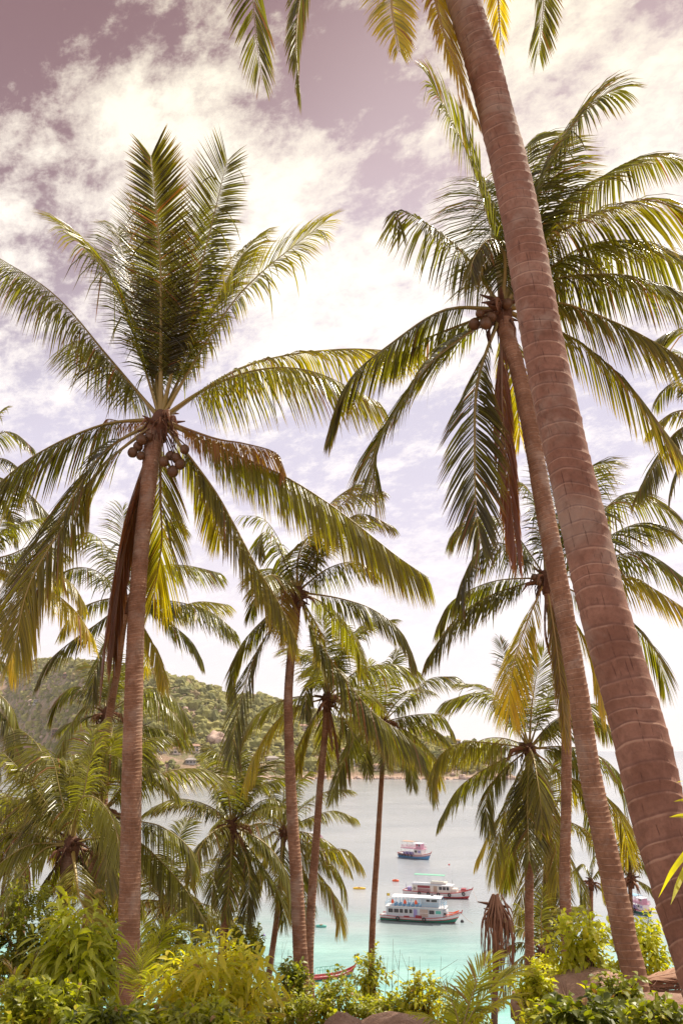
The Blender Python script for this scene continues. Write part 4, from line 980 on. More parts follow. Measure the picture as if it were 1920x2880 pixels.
palm('coconut_palm', 'palm crown reaching in from the right edge at mid height', (2000, 1160), 18, [(2000, 1190, 26), (2010, 1800, 30), (2030, 2700, 38)], [
    ([(1990, 1100), (1950, 950), (1890, 932), (1830, 965)], Y_(dY=.2, droop=.8)),
    ([(1980, 1150), (1910, 1155), (1860, 1180), (1818, 1220)], Y_(dY=0, droop=.9, yellow=.3)),
    ([(1980, 1130), (1920, 1080), (1870, 1090), (1840, 1140)], Y_(dY=1, droop=.9)),
    ([(1980, 1180), (1900, 1215), (1850, 1290), (1790, 1390)], Y_(dY=-.6, droop=.8)),
    ([(1990, 1180), (1930, 1260), (1890, 1350), (1880, 1400)], Y_(dY=.2, droop=.9, tonebase=.2)),
    ([(1990, 1120), (1930, 1010), (1890, 980)], Y_(dY=1.2, droop=.8)),
     ], ring=.1)
palm('coconut_palm', 'young palm with upright brownish fronds low between the two leaning trunks', (1772, 2468), 36,
     [(1770, 2480, 11), (1773, 2560, 12), (1780, 2680, 15)], [
    ([(1770, 2440), (1748, 2370), (1738, 2320)], Y_(dry=.4)), ([(1771, 2440), (1772, 2360), (1765, 2300)], Y_(dry=.3)), ([(1775, 2440), (1790, 2360), (1808, 2310)], Y_(dry=.3)),
    ([(1780, 2445), (1822, 2395), (1850, 2400), (1862, 2460)], Y_(dY=0, droop=1.0, tonebase=.9)), ([(1765, 2445), (1730, 2430), (1705, 2480)], Y_(dY=0, droop=1.0)),
    ([(1765, 2440), (1720, 2370), (1700, 2390)], Y_(dY=.5, droop=.9)), ([(1780, 2470), (1830, 2500), (1860, 2560)], Y_(dY=-.5, droop=1.0)), ([(1765, 2470), (1740, 2520), (1728, 2580)], Y_(dY=.5, droop=1.0)),
    ([(1770, 2440), (1755, 2350), (1720, 2310)], Y_(dY=1, dry=.2)),
     ], heart=.15, ring=.12, mt='bark_dark', ll=.26)
palm('coconut_palm', 'short palm low between the straight trunks at right, behind the dead palm', (1524, 2680), 27, [(1526, 2700, 20), (1530, 2880, 22)], [
    ([(1524, 2670), (1480, 2620), (1440, 2600), (1400, 2570)], Y_(dY=.3)), ([(1524, 2670), (1470, 2690), (1430, 2740), (1400, 2820)], Y_(dY=-.4, yellow=.5, droop=1.0)),
    ([(1524, 2670), (1500, 2590), (1450, 2540)], Y_(dY=.8)), ([(1524, 2670), (1520, 2580), (1525, 2500)], Y_(dY=-.5, droop=.4)), ([(1524, 2670), (1560, 2600), (1590, 2560)], Y_(dY=.3)),
    ([(1524, 2670), (1580, 2650), (1640, 2700)], Y_(dY=.3, droop=1.0)), ([(1524, 2680), (1500, 2740), (1480, 2820)], Y_(dY=-.8, droop=1.0)), ([(1524, 2680), (1570, 2740), (1600, 2820)], Y_(dY=.3, droop=1.0)),
    ([(1524, 2670), (1560, 2560), (1640, 2550)], Y_(dY=.8)), ([(1524, 2670), (1460, 2650), (1400, 2680)], Y_(dY=.6, droop=1.0)),
     ], heart=.15, ring=.12, mt='bark_dark')
palm('coconut_palm', 'small palm seen low through the gap right of the leaning slim trunk', (1660, 2480), 45, [(1662, 2500, 9), (1662, 2620, 10)], [
    ([(1660, 2475), (1690, 2440), (1715, 2450)], Y_()), ([(1660, 2475), (1640, 2430), (1610, 2450)], Y_()), ([(1660, 2480), (1640, 2520), (1640, 2560)], Y_(dY=-.3)), ([(1660, 2480), (1690, 2500), (1700, 2540)], Y_()),
    ([(1660, 2480), (1665, 2420), (1680, 2400)], Y_()), ([(1660, 2480), (1655, 2540), (1665, 2600)], Y_(dry=.8)),
     ], heart=.15, ring=.12, width=.06)
palm('coconut_palm', 'palm at the lower left edge behind the broad low palm, mostly hidden', (70, 2340), 27, [(70, 2360, 18), (60, 2500, 20), (60, 2700, 24)], [], auto=dict(n=13, L=3.0, low=-30), ring=.1)
palm('coconut_palm', 'low palm crown between the tall left trunk and the reddish hearted palm', (470, 2540), 30, [(470, 2560, 18), (470, 2750, 22)], [], auto=dict(n=14, L=3.0, low=-20), ring=.1)

# ---------------------------------------------------------------- boats, kayaks and floats on the bay
def paint(name, c, rough=.45): M[name] = plain(name, c, rough, .10, 1.5)
for nm, c in dict(p_white=(.78, .74, .74), p_cream=(.72, .66, .60), p_red=(.50, .045, .05), p_maroon=(.28, .03, .045), p_green=(.03, .24, .17), p_teal=(.10, .42, .36), p_blue=(.12, .33, .58),
                  p_pale=(.52, .56, .62), p_pink=(.70, .38, .50), p_violet=(.30, .26, .52), p_dark=(.05, .045, .055), p_canopy=(.74, .76, .86), p_greenroof=(.20, .52, .38), p_tan=(.46, .32, .24),
                  p_orange=(.85, .12, .04), p_yellow=(.80, .52, .05), p_wood=(.36, .17, .09), p_skyblue=(.28, .50, .68)).items(): paint(nm, c)
M['tyre'] = plain('tyre_rubber', (.035, .033, .035), .8, .3, 6)

def hull(root, L, B, zs, zb, z0, mats, rows, rake=1.5, stern=.82):
    """lofted hull: zs sheer amidships, zb height of the bow, z0 of the stern; rows = [(fraction of side height, material index)]"""
    nx = 27; mb = MB(); V = []; fr = [-.35, 0.0] + [r[0] for r in rows]; mi = [0] + [r[1] for r in rows]
    nr = len(fr)
    def sheer(t): return zs + (zb - zs) * max(0, t) ** 2.6 + (z0 - zs) * max(0, -t) ** 2.2
    def beam(t): return B / 2 * (1 - max(0, t) ** 2.6) * (1 - (1 - stern) * max(0, -t) ** 2) + .02
    for side in (-1, 1):
        for i in range(nx):
            t = -1 + 2 * i / (nx - 1); s = sheer(t)
            for f in fr:
                z = f * s if f >= 0 else -.5
                w = beam(t) * (.62 + .38 * max(0, f) ** .7 if f > 0 else (.55 if f == 0 else .2))
                V.append((t * L / 2 - rake * max(0, t) ** 3 * (1 - max(f, -.1)), side * w, z))
    Fc = []; Mi = []
    for sd in range(2):
        o = sd * nx * nr
        for i in range(nx - 1):
            for r in range(nr - 1):
                q = (o + i * nr + r, o + (i + 1) * nr + r, o + (i + 1) * nr + r + 1, o + i * nr + r + 1)
                Fc.append(q if sd else q[::-1]); Mi.append(mi[r])
    for i in range(nx - 1):                           # keel plate
        Fc.append((i * nr, (i + 1) * nr, nx * nr + (i + 1) * nr, nx * nr + i * nr)); Mi.append(0)
    for r in range(nr - 1): Fc.append((r, r + 1, nx * nr + r + 1, nx * nr + r)); Mi.append(mi[r])
    h = mesh_obj('hull', V, Fc, mats, root, midx=Mi, local=True)
    dV = []; 
    for i in range(nx):
        t = -1 + 2 * i / (nx - 1); z = sheer(t) - .28; w = beam(t) * .96
        dV += [(t * L / 2 - .02, -w, z), (t * L / 2 - .02, w, z)]
    mesh_obj('deck', dV, [(2 * i, 2 * i + 2, 2 * i + 3, 2 * i + 1) for i in range(nx - 1)], M['p_pale'], root, local=True)
    mb = MB()                                        # rub rail
    for side in (-1, 1):
        mb.tube([(-L / 2 + L * i / (nx - 1), side * (beam(-1 + 2 * i / (nx - 1)) + .03), sheer(-1 + 2 * i / (nx - 1)) + .02) for i in range(nx)], .07, 6)
    mb.build('gunwale', mats[-1], root)
    return sheer, beam
def rail(root, x0, x1, yw, z, h, mt, n=14, bars=2, name='railing', ends=True):
    mb = MB()
    for s in (-1, 1):
        for b in range(1, bars + 1): mb.tube([(x0, s * yw, z + h * b / bars), (x1, s * yw, z + h * b / bars)], .035, 5)
        for i in range(n + 1): x = x0 + (x1 - x0) * i / n; mb.tube([(x, s * yw, z), (x, s * yw, z + h)], .028, 5)
    if ends:
        for x in (x0, x1):
            for b in range(1, bars + 1): mb.tube([(x, -yw, z + h * b / bars), (x, yw, z + h * b / bars)], .035, 5)
    mb.build(name, mt, root)
def canopy(root, x0, x1, yw, z, mt, crown=.22, name='canopy', th=.09):
    V = []; n = 8; m_ = 12
    for i in range(m_ + 1):
        x = x0 + (x1 - x0) * i / m_
        for j in range(n + 1):
            y = -yw + 2 * yw * j / n; V.append((x, y, z + crown * (1 - (y / yw) ** 2) * (1 - .15 * abs(2 * i / m_ - 1) ** 4)))
    k = len(V); V += [(x, y, zz - th) for x, y, zz in V]; w = n + 1
    Fc = [(i * w + j, (i + 1) * w + j, (i + 1) * w + j + 1, i * w + j + 1) for i in range(m_) for j in range(n)]
    Fc += [tuple(k + q for q in f[::-1]) for f in Fc]
    for i in range(m_):
        Fc += [(i * w, k + i * w, k + (i + 1) * w, (i + 1) * w), ((i + 1) * w + n, k + (i + 1) * w + n, k + i * w + n, i * w + n)]
    for j in range(n): Fc += [(j + 1, k + j + 1, k + j, j), (m_ * w + j, k + m_ * w + j, k + m_ * w + j + 1, m_ * w + j + 1)]
    return mesh_obj(name, V, Fc, mt, root, smooth=False, local=True)
def posts(root, xs, yw, z0, z1, mt, r=.05):
    for x in xs:
        for s in (-1, 1):
            mb = MB(); mb.tube([(x, s * yw, z0), (x, s * yw, z1)], r, 6); mb.build('post', mt, root)
def window(root, x0, x1, y, z0, z1, frame='p_white', glass='p_dark'):
    s = 1 if y > 0 else -1; mb = MB(); mb.box(x0 - .07, x1 + .07, min(y, y + s * .05), max(y, y + s * .05), z0 - .07, z1 + .07); f = mb.build('window', M[frame], root)
    mb = MB(); mb.box(x0, x1, min(y + s * .03, y + s * .08), max(y + s * .03, y + s * .08), z0, z1); mb.build('pane', M[glass], f)
def tyre(root, x, y, z, r=.33):
    mb = MB(); mb.torus((x, y, z), (0, 1, 0), r, .13, 16, 8); mb.build('tyre_fender', M['tyre'], root, smooth=True)
def boat_root(label, px, py, ang, group='tour boats moored in the bay', name='tour_boat'):
    P = sea_at(px, py); return thing(name, label, 'boat', P, -ang, group)
def mooring(P, Q, label):
    mb = MB(); mb.tube([P, (Vector(P) + Vector(Q)) / 2 - Vector((0, 0, .3)), Q], .035, 5)
    o = mb.build('mooring_rope', M['p_tan']); tag(o, label, 'rope')
def W(root, x, y, z): return root.matrix_basis @ Vector((x, y, z))

# the double-decked green hulled boat
g = boat_root('double decked white passenger boat with a green hull and pale canopy', 1184, 2591, R(15))
g.rotation_euler.z = -R(15)
sh, bm_ = hull(g, 18.4, 4.3, 1.0, 2.3, 1.25, [M['p_maroon'], M['p_green'], M['p_white'], M['p_red']], [(.10, 0), (.48, 1), (.60, 3), (1.0, 2)], rake=1.6)
mb = MB(); mb.box(-7.7, 5.2, -1.72, 1.72, .8, 3.05); mb.box(5.2, 6.1, -1.3, 1.3, .9, 2.5); mb.build('cabin', M['p_pale'], g)
mb = MB(); mb.box(-7.9, 5.9, -2.0, 2.0, 3.05, 3.17); mb.build('upper_deck', M['p_white'], g)
for y in (-1.72, 1.72):
    for x0, x1 in [(-7.2, -6.1), (-5.9, -4.8), (-4.6, -3.8), (-3.5, -2.7), (-2.4, -1.7), (2.1, 3.3)]: window(g, x0, x1, y, 1.85, 2.65)
    window(g, 3.6, 4.8, y, 1.95, 2.6, glass='p_teal')
    s = 1 if y > 0 else -1
    mb = MB(); mb.box(-1.4, -.6, min(y, y + s * .06), max(y, y + s * .06), 1.1, 2.7); mb.build('door', M['p_violet'], g)
    mb = MB(); mb.box(.0, 1.9, min(y + s * .01, y + s * .05), max(y + s * .01, y + s * .05), 1.25, 2.75, 0)
    o = mb.build('lattice_recess', M['p_wood'], g)
    mb = MB()
    for k in range(9): mb.tube([(.05 + .22 * k, y + s * .09, 1.2), (.05 + .22 * k, y + s * .09, 2.8)], .045, 5)
    mb.tube([(0, y + s * .09, 2.0), (1.9, y + s * .09, 2.0)], .045, 5); mb.build('lattice', M['p_white'], g)
window(g, 5.35, 5.9, -1.3, 1.7, 2.2); window(g, 5.35, 5.9, 1.3, 1.7, 2.2)
rail(g, -7.8, 5.6, 1.93, 3.17, .95, M['p_skyblue'], 26, 3)
mb = MB(); mb.box(.3, 4.3, -1.35, 1.35, 3.17, 5.0); mb.build('wheelhouse', M['p_pale'], g)
for y in (-1.35, 1.35): window(g, 1.5, 2.3, y, 4.3, 4.75); window(g, 2.6, 3.9, y, 4.3, 4.75)
canopy(g, -6.3, 5.0, 1.9, 5.15, M['p_canopy'])
posts(g, [-6.1, -4.4, -2.6, -.8, .2, 4.9], 1.85, 3.17, 5.15, M['p_skyblue'])
mb = MB(); mb.tube([(5.0, -1.3, 3.9), (6.6, -.9, 1.6)], .05, 6); mb.tube([(5.0, -.7, 3.9), (6.6, -.5, 1.6)], .05, 6)
for k in range(6): mb.tube([(5.2 + .25 * k, -1.25 + .05 * k, 3.6 - .36 * k), (5.2 + .25 * k, -.68 + .02 * k, 3.6 - .36 * k)], .035, 5)
mb.build('ladder', M['p_white'], g)
mb = MB()
for s in (-1, 1): mb.tube([(5.8, s * 1.5, 1.75), (7.2, s * 1.05, 1.95), (8.6, s * .35, 2.5)], .10, 6)
mb.build('bow_rail', M['p_orange'], g)
mb = MB(); mb.tube([(9.1, 0, 1.9), (9.4, 0, 2.75)], .09, 6); mb.build('stem_post', M['p_red'], g)
for x in (-5.0, 1.0): tyre(g, x, -2.2, .75)
mb = MB()
for k in range(7): mb.box(-6 + k * 1.0, -5.5 + k * 1.0, -1.2, 1.2, 3.18, 3.62)
mb.build('bench', M['p_blue'], g)
mb = MB(); mb.box(-1.0, .4, -1.9, -1.74, 1.0, 1.5); mb.box(-3.6, -2.4, -1.95, -1.74, .9, 1.3); mb.build('side_step', M['p_maroon'], g)
mb = MB(); mb.tube([(2.6, 0, 5.3), (2.6, 0, 6.0)], .05, 6); mb.box(2.4, 2.9, -.3, .3, 5.4, 5.52); mb.build('radar_mast', M['p_dark'], g)
def flag(root, x, y, z, mt, h=1.3):
    mb = MB(); mb.tube([(x, y, z), (x, y, z + h)], .025, 5); mb.build('flag_pole', M['p_dark'], root)
    V = [(x + .7 * i / 5, y + .06 * math.sin(i * 1.6) + .012 * j, z + h - .55 * k) for j in (0, 1) for i in range(6) for k in (0, 1)]
    Fc = []
    for i in range(5): a = i * 2; Fc += [(a, a + 2, a + 3, a + 1), (12 + a + 1, 12 + a + 3, 12 + a + 2, 12 + a)]
    mesh_obj('flag', V, Fc, mt, root, local=True)
flag(g, -7.6, -1.2, 4.0, M['p_yellow'], 1.7)
for k, (x, lab) in enumerate([(-6.25, 'orange life jacket at the stern end of the green hulled boat upper deck'), (-3.4, 'orange life jacket hanging in the middle of the upper deck row on the nearest boat'), (-.9, 'orange life jacket hanging next to the wheelhouse on the nearest boat')]):
    mb = MB(); p = W(g, x, -1.98, 3.75); 
    mb.tube([(0, 0, 0), (0, -.05, .22), (0, -.04, .5), (.02, 0, .82)], [.10, .20, .19, .07], 8); mb.tube([(.28, 0, .05), (.3, -.05, .25), (.27, -.04, .5), (.16, 0, .82)], [.10, .19, .18, .07], 8); mb.tube([(-.02, 0, .82), (.1, .02, .92), (.2, 0, .82)], .06, 6)
    o = mb.build('life_jacket', M['p_orange'], smooth=True); o.location = p; o.rotation_euler.z = -R(15); tag(o, lab, 'life jacket', 'life jackets on the upper deck')
Pb = W(g, 9.2, 0, 2.0); Q = sea_at(1329, 2597); mooring(Pb, Q, 'mooring rope running from the green bow to the water')
Pq = sea_at(1299, 2594); mb = MB(); mb.tube([(0, 0, -.25), (0, 0, -.1), (0, 0, .25), (0, 0, .5), (0, 0, .62)], [.15, .34, .4, .22, .06], 12); o = mb.build('buoy', M['p_dark'], smooth=True); o.location = Pq; tag(o, 'black mooring buoy in front of the green bow', 'buoy')

# the long white boat behind it
w_ = boat_root('long white boat with a red stripe, side tyres and a thin green sunshade', 1232, 2523, R(20)); w_.rotation_euler.z = -R(20)
hull(w_, 18.6, 4.0, 1.25, 2.5, 1.5, [M['p_maroon'], M['p_white'], M['p_red'], M['p_white'], M['p_red']], [(.12, 0), (.30, 2), (.92, 1), (1.0, 4)], rake=1.4)
mb = MB(); mb.box(-6.6, 3.6, -1.55, 1.55, 1.0, 3.1); mb.box(3.6, 5.2, -1.2, 1.2, 1.2, 2.3); mb.build('cabin', M['p_cream'], w_)
canopy(w_, -6.9, 4.2, 1.85, 3.1, M['p_canopy'], .15, 'cabin_roof')
mb = MB(); mb.box(-1.8, 2.4, -1.0, 1.0, 3.28, 3.75); mb.build('roof_locker', M['p_cream'], w_)
for y in (-1.55, 1.55):
    for x0, x1 in [(.6, 1.4), (1.6, 2.4), (2.6, 3.3)]: window(w_, x0, x1, y, 2.0, 2.75)
    s = 1 if y > 0 else -1
    mb = MB(); mb.box(-5.2, -1.8, min(y, y + s * .04), max(y, y + s * .04), 1.3, 2.8); mb.build('side_opening', M['p_maroon'], w_)
    mb = MB()
    for k in range(13): mb.tube([(-5.1 + .26 * k, y + s * .09, 1.3), (-5.1 + .26 * k, y + s * .09, 2.2)], .04, 5)
    mb.tube([(-5.2, y + s * .09, 2.2), (-1.8, y + s * .09, 2.2)], .05, 5); mb.build('side_rail', M['p_white'], w_)
    mb = MB(); mb.box(-.9, .1, min(y, y + s * .05), max(y, y + s * .05), 1.4, 2.8); mb.build('door', M['p_tan'], w_)
    mb = MB(); mb.torus((-6.0, y + s * .04, 2.1), (0, 1, 0), .26, .08, 14, 6); mb.build('lifebuoy', M['p_dark'], w_)
canopy(w_, -6.2, 2.0, 1.1, 5.35, M['p_greenroof'], .12, 'sunshade', .07)
posts(w_, [-5.8, -2.2, 1.6], 1.0, 3.2, 5.36, M['p_pale'], .03)
for x in (-4.6, -2.2, .5, 3.4, 7.0): tyre(w_, x, -2.12 + (.9 if x > 6 else (.12 if x > 3 else 0)), .95 + (.35 if x > 6 else 0))
mb = MB(); mb.box(6.2, 7.4, -.6, .6, 1.9, 2.45); mb.build('bow_box', M['p_red'], w_)
mb = MB(); mb.tube([(9.0, 0, 2.2), (9.3, 0, 2.95)], .09, 6); mb.build('stem_post', M['p_maroon'], w_)
mb = MB(); mb.tube([(-8.6, -1.0, 1.4), (-8.4, -1.0, 3.0)], .05, 5); mb.box(-8.2, -7.4, -.9, .9, 1.2, 2.1); mb.build('stern_gear', M['p_violet'], w_)
mb = MB(); mb.tube([(3.9, 0, 3.2), (3.9, 0, 4.3)], .04, 5); mb.build('mast', M['p_dark'], w_)
rail(w_, 5.4, 8.2, .9, 2.0, .5, M['p_pale'], 5, 1, 'bow_railing', False)
mooring(W(w_, 9.2, 0, 2.2), sea_at(1345, 2540), 'mooring rope at the bow of the long white boat')

# the small blue boat
def small_boat(label, px, py, ang, hullm, trim, shade, L=13.5):
    b = boat_root(label, px, py, ang); b.rotation_euler.z = -ang; k = L / 13.5
    hull(b, L, 3.9 * k, 1.2 * k, 2.3 * k, 1.6 * k, [M[hullm], M[hullm], M['p_red'], M['p_white'], M['p_red']], [(.12, 0), (.62, 1), (.72, 2), (.92, 3), (1.0, 4)], rake=1.2)
    mb = MB(); mb.box(.2 * k, 3.6 * k, -1.2 * k, 1.2 * k, 1.0, 3.1 * k); mb.build('cabin', M['p_white'], b)
    for y in (-1.2 * k, 1.2 * k): window(b, .6 * k, 1.6 * k, y, 2.0 * k, 2.7 * k); window(b, 2.0 * k, 3.1 * k, y, 2.0 * k, 2.7 * k, glass='p_violet')
    mb = MB(); mb.box(-5.2 * k, 3.9 * k, -1.6 * k, 1.6 * k, 3.1 * k, 3.24 * k); mb.build('upper_deck', M[trim], b)
    posts(b, [-5.0 * k, -3.4 * k, -1.7 * k, 0], 1.55 * k, 1.0, 3.1 * k, M['p_white'], .06)
    mb = MB()
    for i in range(4): mb.box((-4.6 + i * 1.1) * k, (-4.1 + i * 1.1) * k, -1.1 * k, 1.1 * k, 1.0 * k, 1.9 * k)
    mb.build('seat_row', M['p_violet'], b)
    rail(b, -5.1 * k, 3.7 * k, 1.55 * k, 3.24 * k, .9 * k, M[trim], 16, 3)
    mb = MB(); mb.box(.9 * k, 3.0 * k, -1.0 * k, 1.0 * k, 3.24 * k, 4.9 * k); mb.build('wheelhouse', M[trim], b)
    for y in (-1.0 * k, 1.0 * k): window(b, 1.2 * k, 1.8 * k, y, 4.0 * k, 4.6 * k, glass='p_red'); window(b, 2.1 * k, 2.7 * k, y, 4.0 * k, 4.6 * k)
    canopy(b, .2 * k, 3.6 * k, 1.5 * k, 4.95 * k, M['p_canopy'], .15, 'wheelhouse_roof')
    canopy(b, -4.8 * k, .0, 1.5 * k, 5.35 * k, M[shade], .2)
    posts(b, [-4.6 * k, -.2 * k], 1.45 * k, 3.24 * k, 5.36 * k, M['p_pale'], .045)
    for x in (-5.4, -4.2, -3.0, -1.6, -.2): tyre(b, x * k, -2.1 * k, 1.05 * k, .3)
    mb = MB(); mb.tube([(L / 2 - .1, 0, 2.1 * k), (L / 2 + .15, 0, 2.9 * k)], .08, 6); mb.build('stem_post', M['p_red'], b)
    return b
small_boat('small blue hulled boat with pink railings, farthest of the three open water boats', 1168, 2414, R(42), 'p_blue', 'p_pink', 'p_tan', 14)
small_boat('pinkish boat half hidden behind the pair of middle trunks', 889, 2378, R(62), 'p_violet', 'p_pink', 'p_canopy', 12)
small_boat('pink and blue boat half hidden behind the leaning trunks at the right', 1800, 2568, R(75), 'p_green', 'p_pink', 'p_skyblue', 9.5)
# long-tail boat close under the slope
lt = boat_root('narrow wooden boat with red side and green awning frame just beyond the bushes', 930, 2752, R(-28), None, 'longtail_boat'); lt.rotation_euler.z = R(24)
hull(lt, 9.5, 1.7, .55, 1.7, .7, [M['p_wood'], M['p_teal'], M['p_red'], M['p_red']], [(.3, 1), (1.0, 2)], rake=.9)
mb = MB()
for k in range(6): x = -2.6 + k * .9; mb.tube([(x, -.7, .5), (x, -.65, 1.6), (x, 0, 1.9), (x, .65, 1.6), (x, .7, .5)], .03, 5)
mb.tube([(-2.6, 0, 1.9), (1.9, 0, 1.9)], .035, 5); mb.tube([(-2.6, -.65, 1.6), (1.9, -.65, 1.6)], .03, 5); mb.build('awning_frame', M['p_green'], lt)
mb = MB(); mb.tube([(4.4, 0, 1.3), (5.0, 0, 2.9)], .07, 6); mb.build('prow', M['p_green'], lt)
mb = MB(); mb.box(-4.2, -3.2, -.4, .4, .5, 1.3); mb.build('engine_box', M['p_violet'], lt)
for (px, py, rz, mt, L, lab) in [(1010, 2501, -.12, 'p_yellow', 3.2, 'yellow kayak floating alone left of the boats'), (1112, 2479, -.35, 'p_orange', 1.8, 'small red dinghy float near the slender trunk, above the yellow kayak'), (903, 2608, -.1, 'p_teal', 2.7, 'turquoise kayak just right of the middle trunks')]:
    P = sea_at(px, py); m_ = mpp(P); mb = MB(); L = {3.2: 37, 1.8: 20, 2.7: 31}[L] * m_ / 2
    mb.tube([(-L, 0, .32), (-L * .8, 0, .2), (-L * .3, 0, .15), (L * .3, 0, .15), (L * .8, 0, .2), (L, 0, .34)], [.05, .30, .42, .42, .30, .05], 12)
    k = thing('kayak', lab, 'kayak', P, rz); mb.build('kayak_hull', M[mt], k, smooth=True)
    mb = MB(); mb.torus((0, 0, .52), (0, 0, 1), .32, .07, 14, 6); mb.build('cockpit_rim', M['p_wood'], k, smooth=True)
for (px, py, mt, lab) in [(1262, 2433, 'p_red', 'tiny red float right of the blue boat'), (742, 2632, 'p_violet', 'tiny blue float in the shallows left of the middle trunks'), (1000, 2690, 'p_dark', 'tiny dark float in the turquoise shallows')]:
    P = sea_at(px, py); mb = MB(); mb.tube([(0, 0, -.2), (0, 0, 0), (0, 0, .25), (0, 0, .42)], [.12, .34, .3, .05], 10); o = mb.build('float', M[mt], smooth=True); o.location = P; tag(o, lab, 'buoy')

# ---------------------------------------------------------------- shrubs and undergrowth on the near slope
def leaf_batch(B, D, N, L, W, curl):
    """leaves from bases B along D with upper side N: 8 vertices, folded on the midrib and curling down"""
    n = len(B); D = unit(D); S = unit(np.cross(D, N)); N = np.cross(S, D)
    dn = np.array([0, 0, -1.0]); L = L[:, None]; Wd = W[:, None]; cu = curl[:, None]
    p1 = B + D * L * .32 + dn * L * cu * .06; p2 = B + D * L * .68 + dn * L * cu * .26; p3 = B + D * L * .98 + dn * L * cu * .55
    l1 = p1 + S * Wd * .46 + N * Wd * .13; r1 = p1 - S * Wd * .46 + N * Wd * .13
    l2 = p2 + S * Wd * .40 + N * Wd * .10; r2 = p2 - S * Wd * .40 + N * Wd * .10
    V = np.stack([B, p1, p2, p3, l1, l2, r1, r2], 1).reshape(-1, 3)
    base = np.array([[0, 1, 4, -1], [0, 6, 1, -1], [1, 2, 5, 4], [1, 6, 7, 2], [2, 3, 5, -1], [2, 7, 3, -1]])
    Fc = []
    for i in range(n):
        o = i * 8
        Fc += [(o, o + 1, o + 4), (o, o + 6, o + 1), (o + 1, o + 2, o + 5, o + 4), (o + 1, o + 6, o + 7, o + 2), (o + 2, o + 3, o + 5), (o + 2, o + 7, o + 3)]
    return V, Fc
def sprigs(rng, tips, axes, per, L, W, curl, tone, yel, stemlen):
    k = len(tips) * per
    T_ = np.repeat(tips, per, 0); A = unit(np.repeat(axes, per, 0)); u = np.tile(np.linspace(0, 1, per), len(tips))[:, None] * (1 + 0 * rng.random((k, 1)))
    B = T_ + A * (u - .75) * stemlen
    ref = unit(np.cross(A, np.array([.31, .17, .93]))); bi = np.cross(A, ref)
    an = np.tile(np.arange(per) * 2.4, len(tips))[:, None] + rng.normal(0, .4, (k, 1)) + np.repeat(rng.uniform(0, 6.3, (len(tips), 1)), per, 0)
    out = ref * np.cos(an) + bi * np.sin(an)
    D = unit(A * (.35 + .5 * u) + out * .9 + rng.normal(0, .12, (k, 3)))
    N = unit(np.array([0, 0, 1.0]) + rng.normal(0, .35, (k, 3)))
    LL = L * rng.uniform(.6, 1.15, k); WW = W * rng.uniform(.75, 1.15, k) * (LL / L)
    V, Fc = leaf_batch(B, D, N, LL, WW, curl * rng.uniform(.5, 1.4, k))
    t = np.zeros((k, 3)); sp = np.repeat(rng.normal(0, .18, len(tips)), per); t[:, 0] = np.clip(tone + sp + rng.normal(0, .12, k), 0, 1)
    t[:, 1] = np.clip(yel * rng.uniform(.2, 1.8, k) + (rng.random(k) < .03) * .8, 0, 1); t[:, 2] = (rng.random(k) < .015) * .9
    return V, Fc, np.repeat(t, 8, 0)
def bush(name, label, px, py, rx, ry, Y, n, L, W, curl=.6, tone=.5, yel=.1, per=7, seed=0, cat='shrub', group=None, stemlen=None, depth=.8, branches=12, up=.5, lift=.0):
    rng = np.random.default_rng(500 + seed); c = at(px, py, Y); m = mpp(c); Rx, Rz = rx * m, ry * m; Ry = Rx * depth
    g0 = Vector((c.x, c.y, gz(c.x, c.y)))
    root = thing(name, label, cat, g0, 0, group)
    d = unit(rng.normal(0, 1, (n, 3))); rad = rng.uniform(.35, 1.0, (n, 1)) ** .55
    # uneven outline: lobes
    lob = 1 + .34 * np.sin(d[:, [0]] * 4.1 + seed) * np.cos(d[:, [2]] * 5.3 + seed * 2) + .22 * np.sin(d[:, [1]] * 7 + d[:, [0]] * 5 + seed)
    tips = np.array(c) + d * rad * lob * np.array([Rx, Ry, Rz])
    keep = tips[:, 2] > np.array([gz(t[0], t[1]) for t in tips]) + .05; tips = tips[keep]; d = d[keep]
    axes = unit(d * .9 + np.array([0, 0, up]) + rng.normal(0, .3, d.shape))
    V, Fc, T = sprigs(rng, tips, axes, per, L, W, curl, tone, yel, stemlen or L * 1.4)
    mesh_obj('foliage', V, Fc, M['broad'], root, tone=T)
    mb = MB(); cc = Vector(c); hub = g0 + (cc - g0) * .45
    mb.tube([g0 - Vector((0, 0, .3)), g0 + (hub - g0) * .5 + Vector((.04, .03, 0)), hub], [.035 + Rx * .03, .03 + Rx * .02, .02 + Rx * .015], 6)
    for k in range(branches):
        t = Vector(tips[rng.integers(len(tips))]); mid = hub.lerp(t, .5) + Vector(rng.normal(0, .12 * Rx, 3)); mb.tube([hub.lerp(g0, rng.uniform(0, .5)), mid, t], [.015 + Rx * .01, .01 + Rx * .005, .003], 5)
        for q in range(2):
            t2 = Vector(tips[rng.integers(len(tips))]); mb.tube([mid, mid.lerp(t2, .5) + Vector((0, 0, .05)), t2], [.009, .006, .003], 4)
    mb.build('stem', M['twig'], root, local=False)
    return root
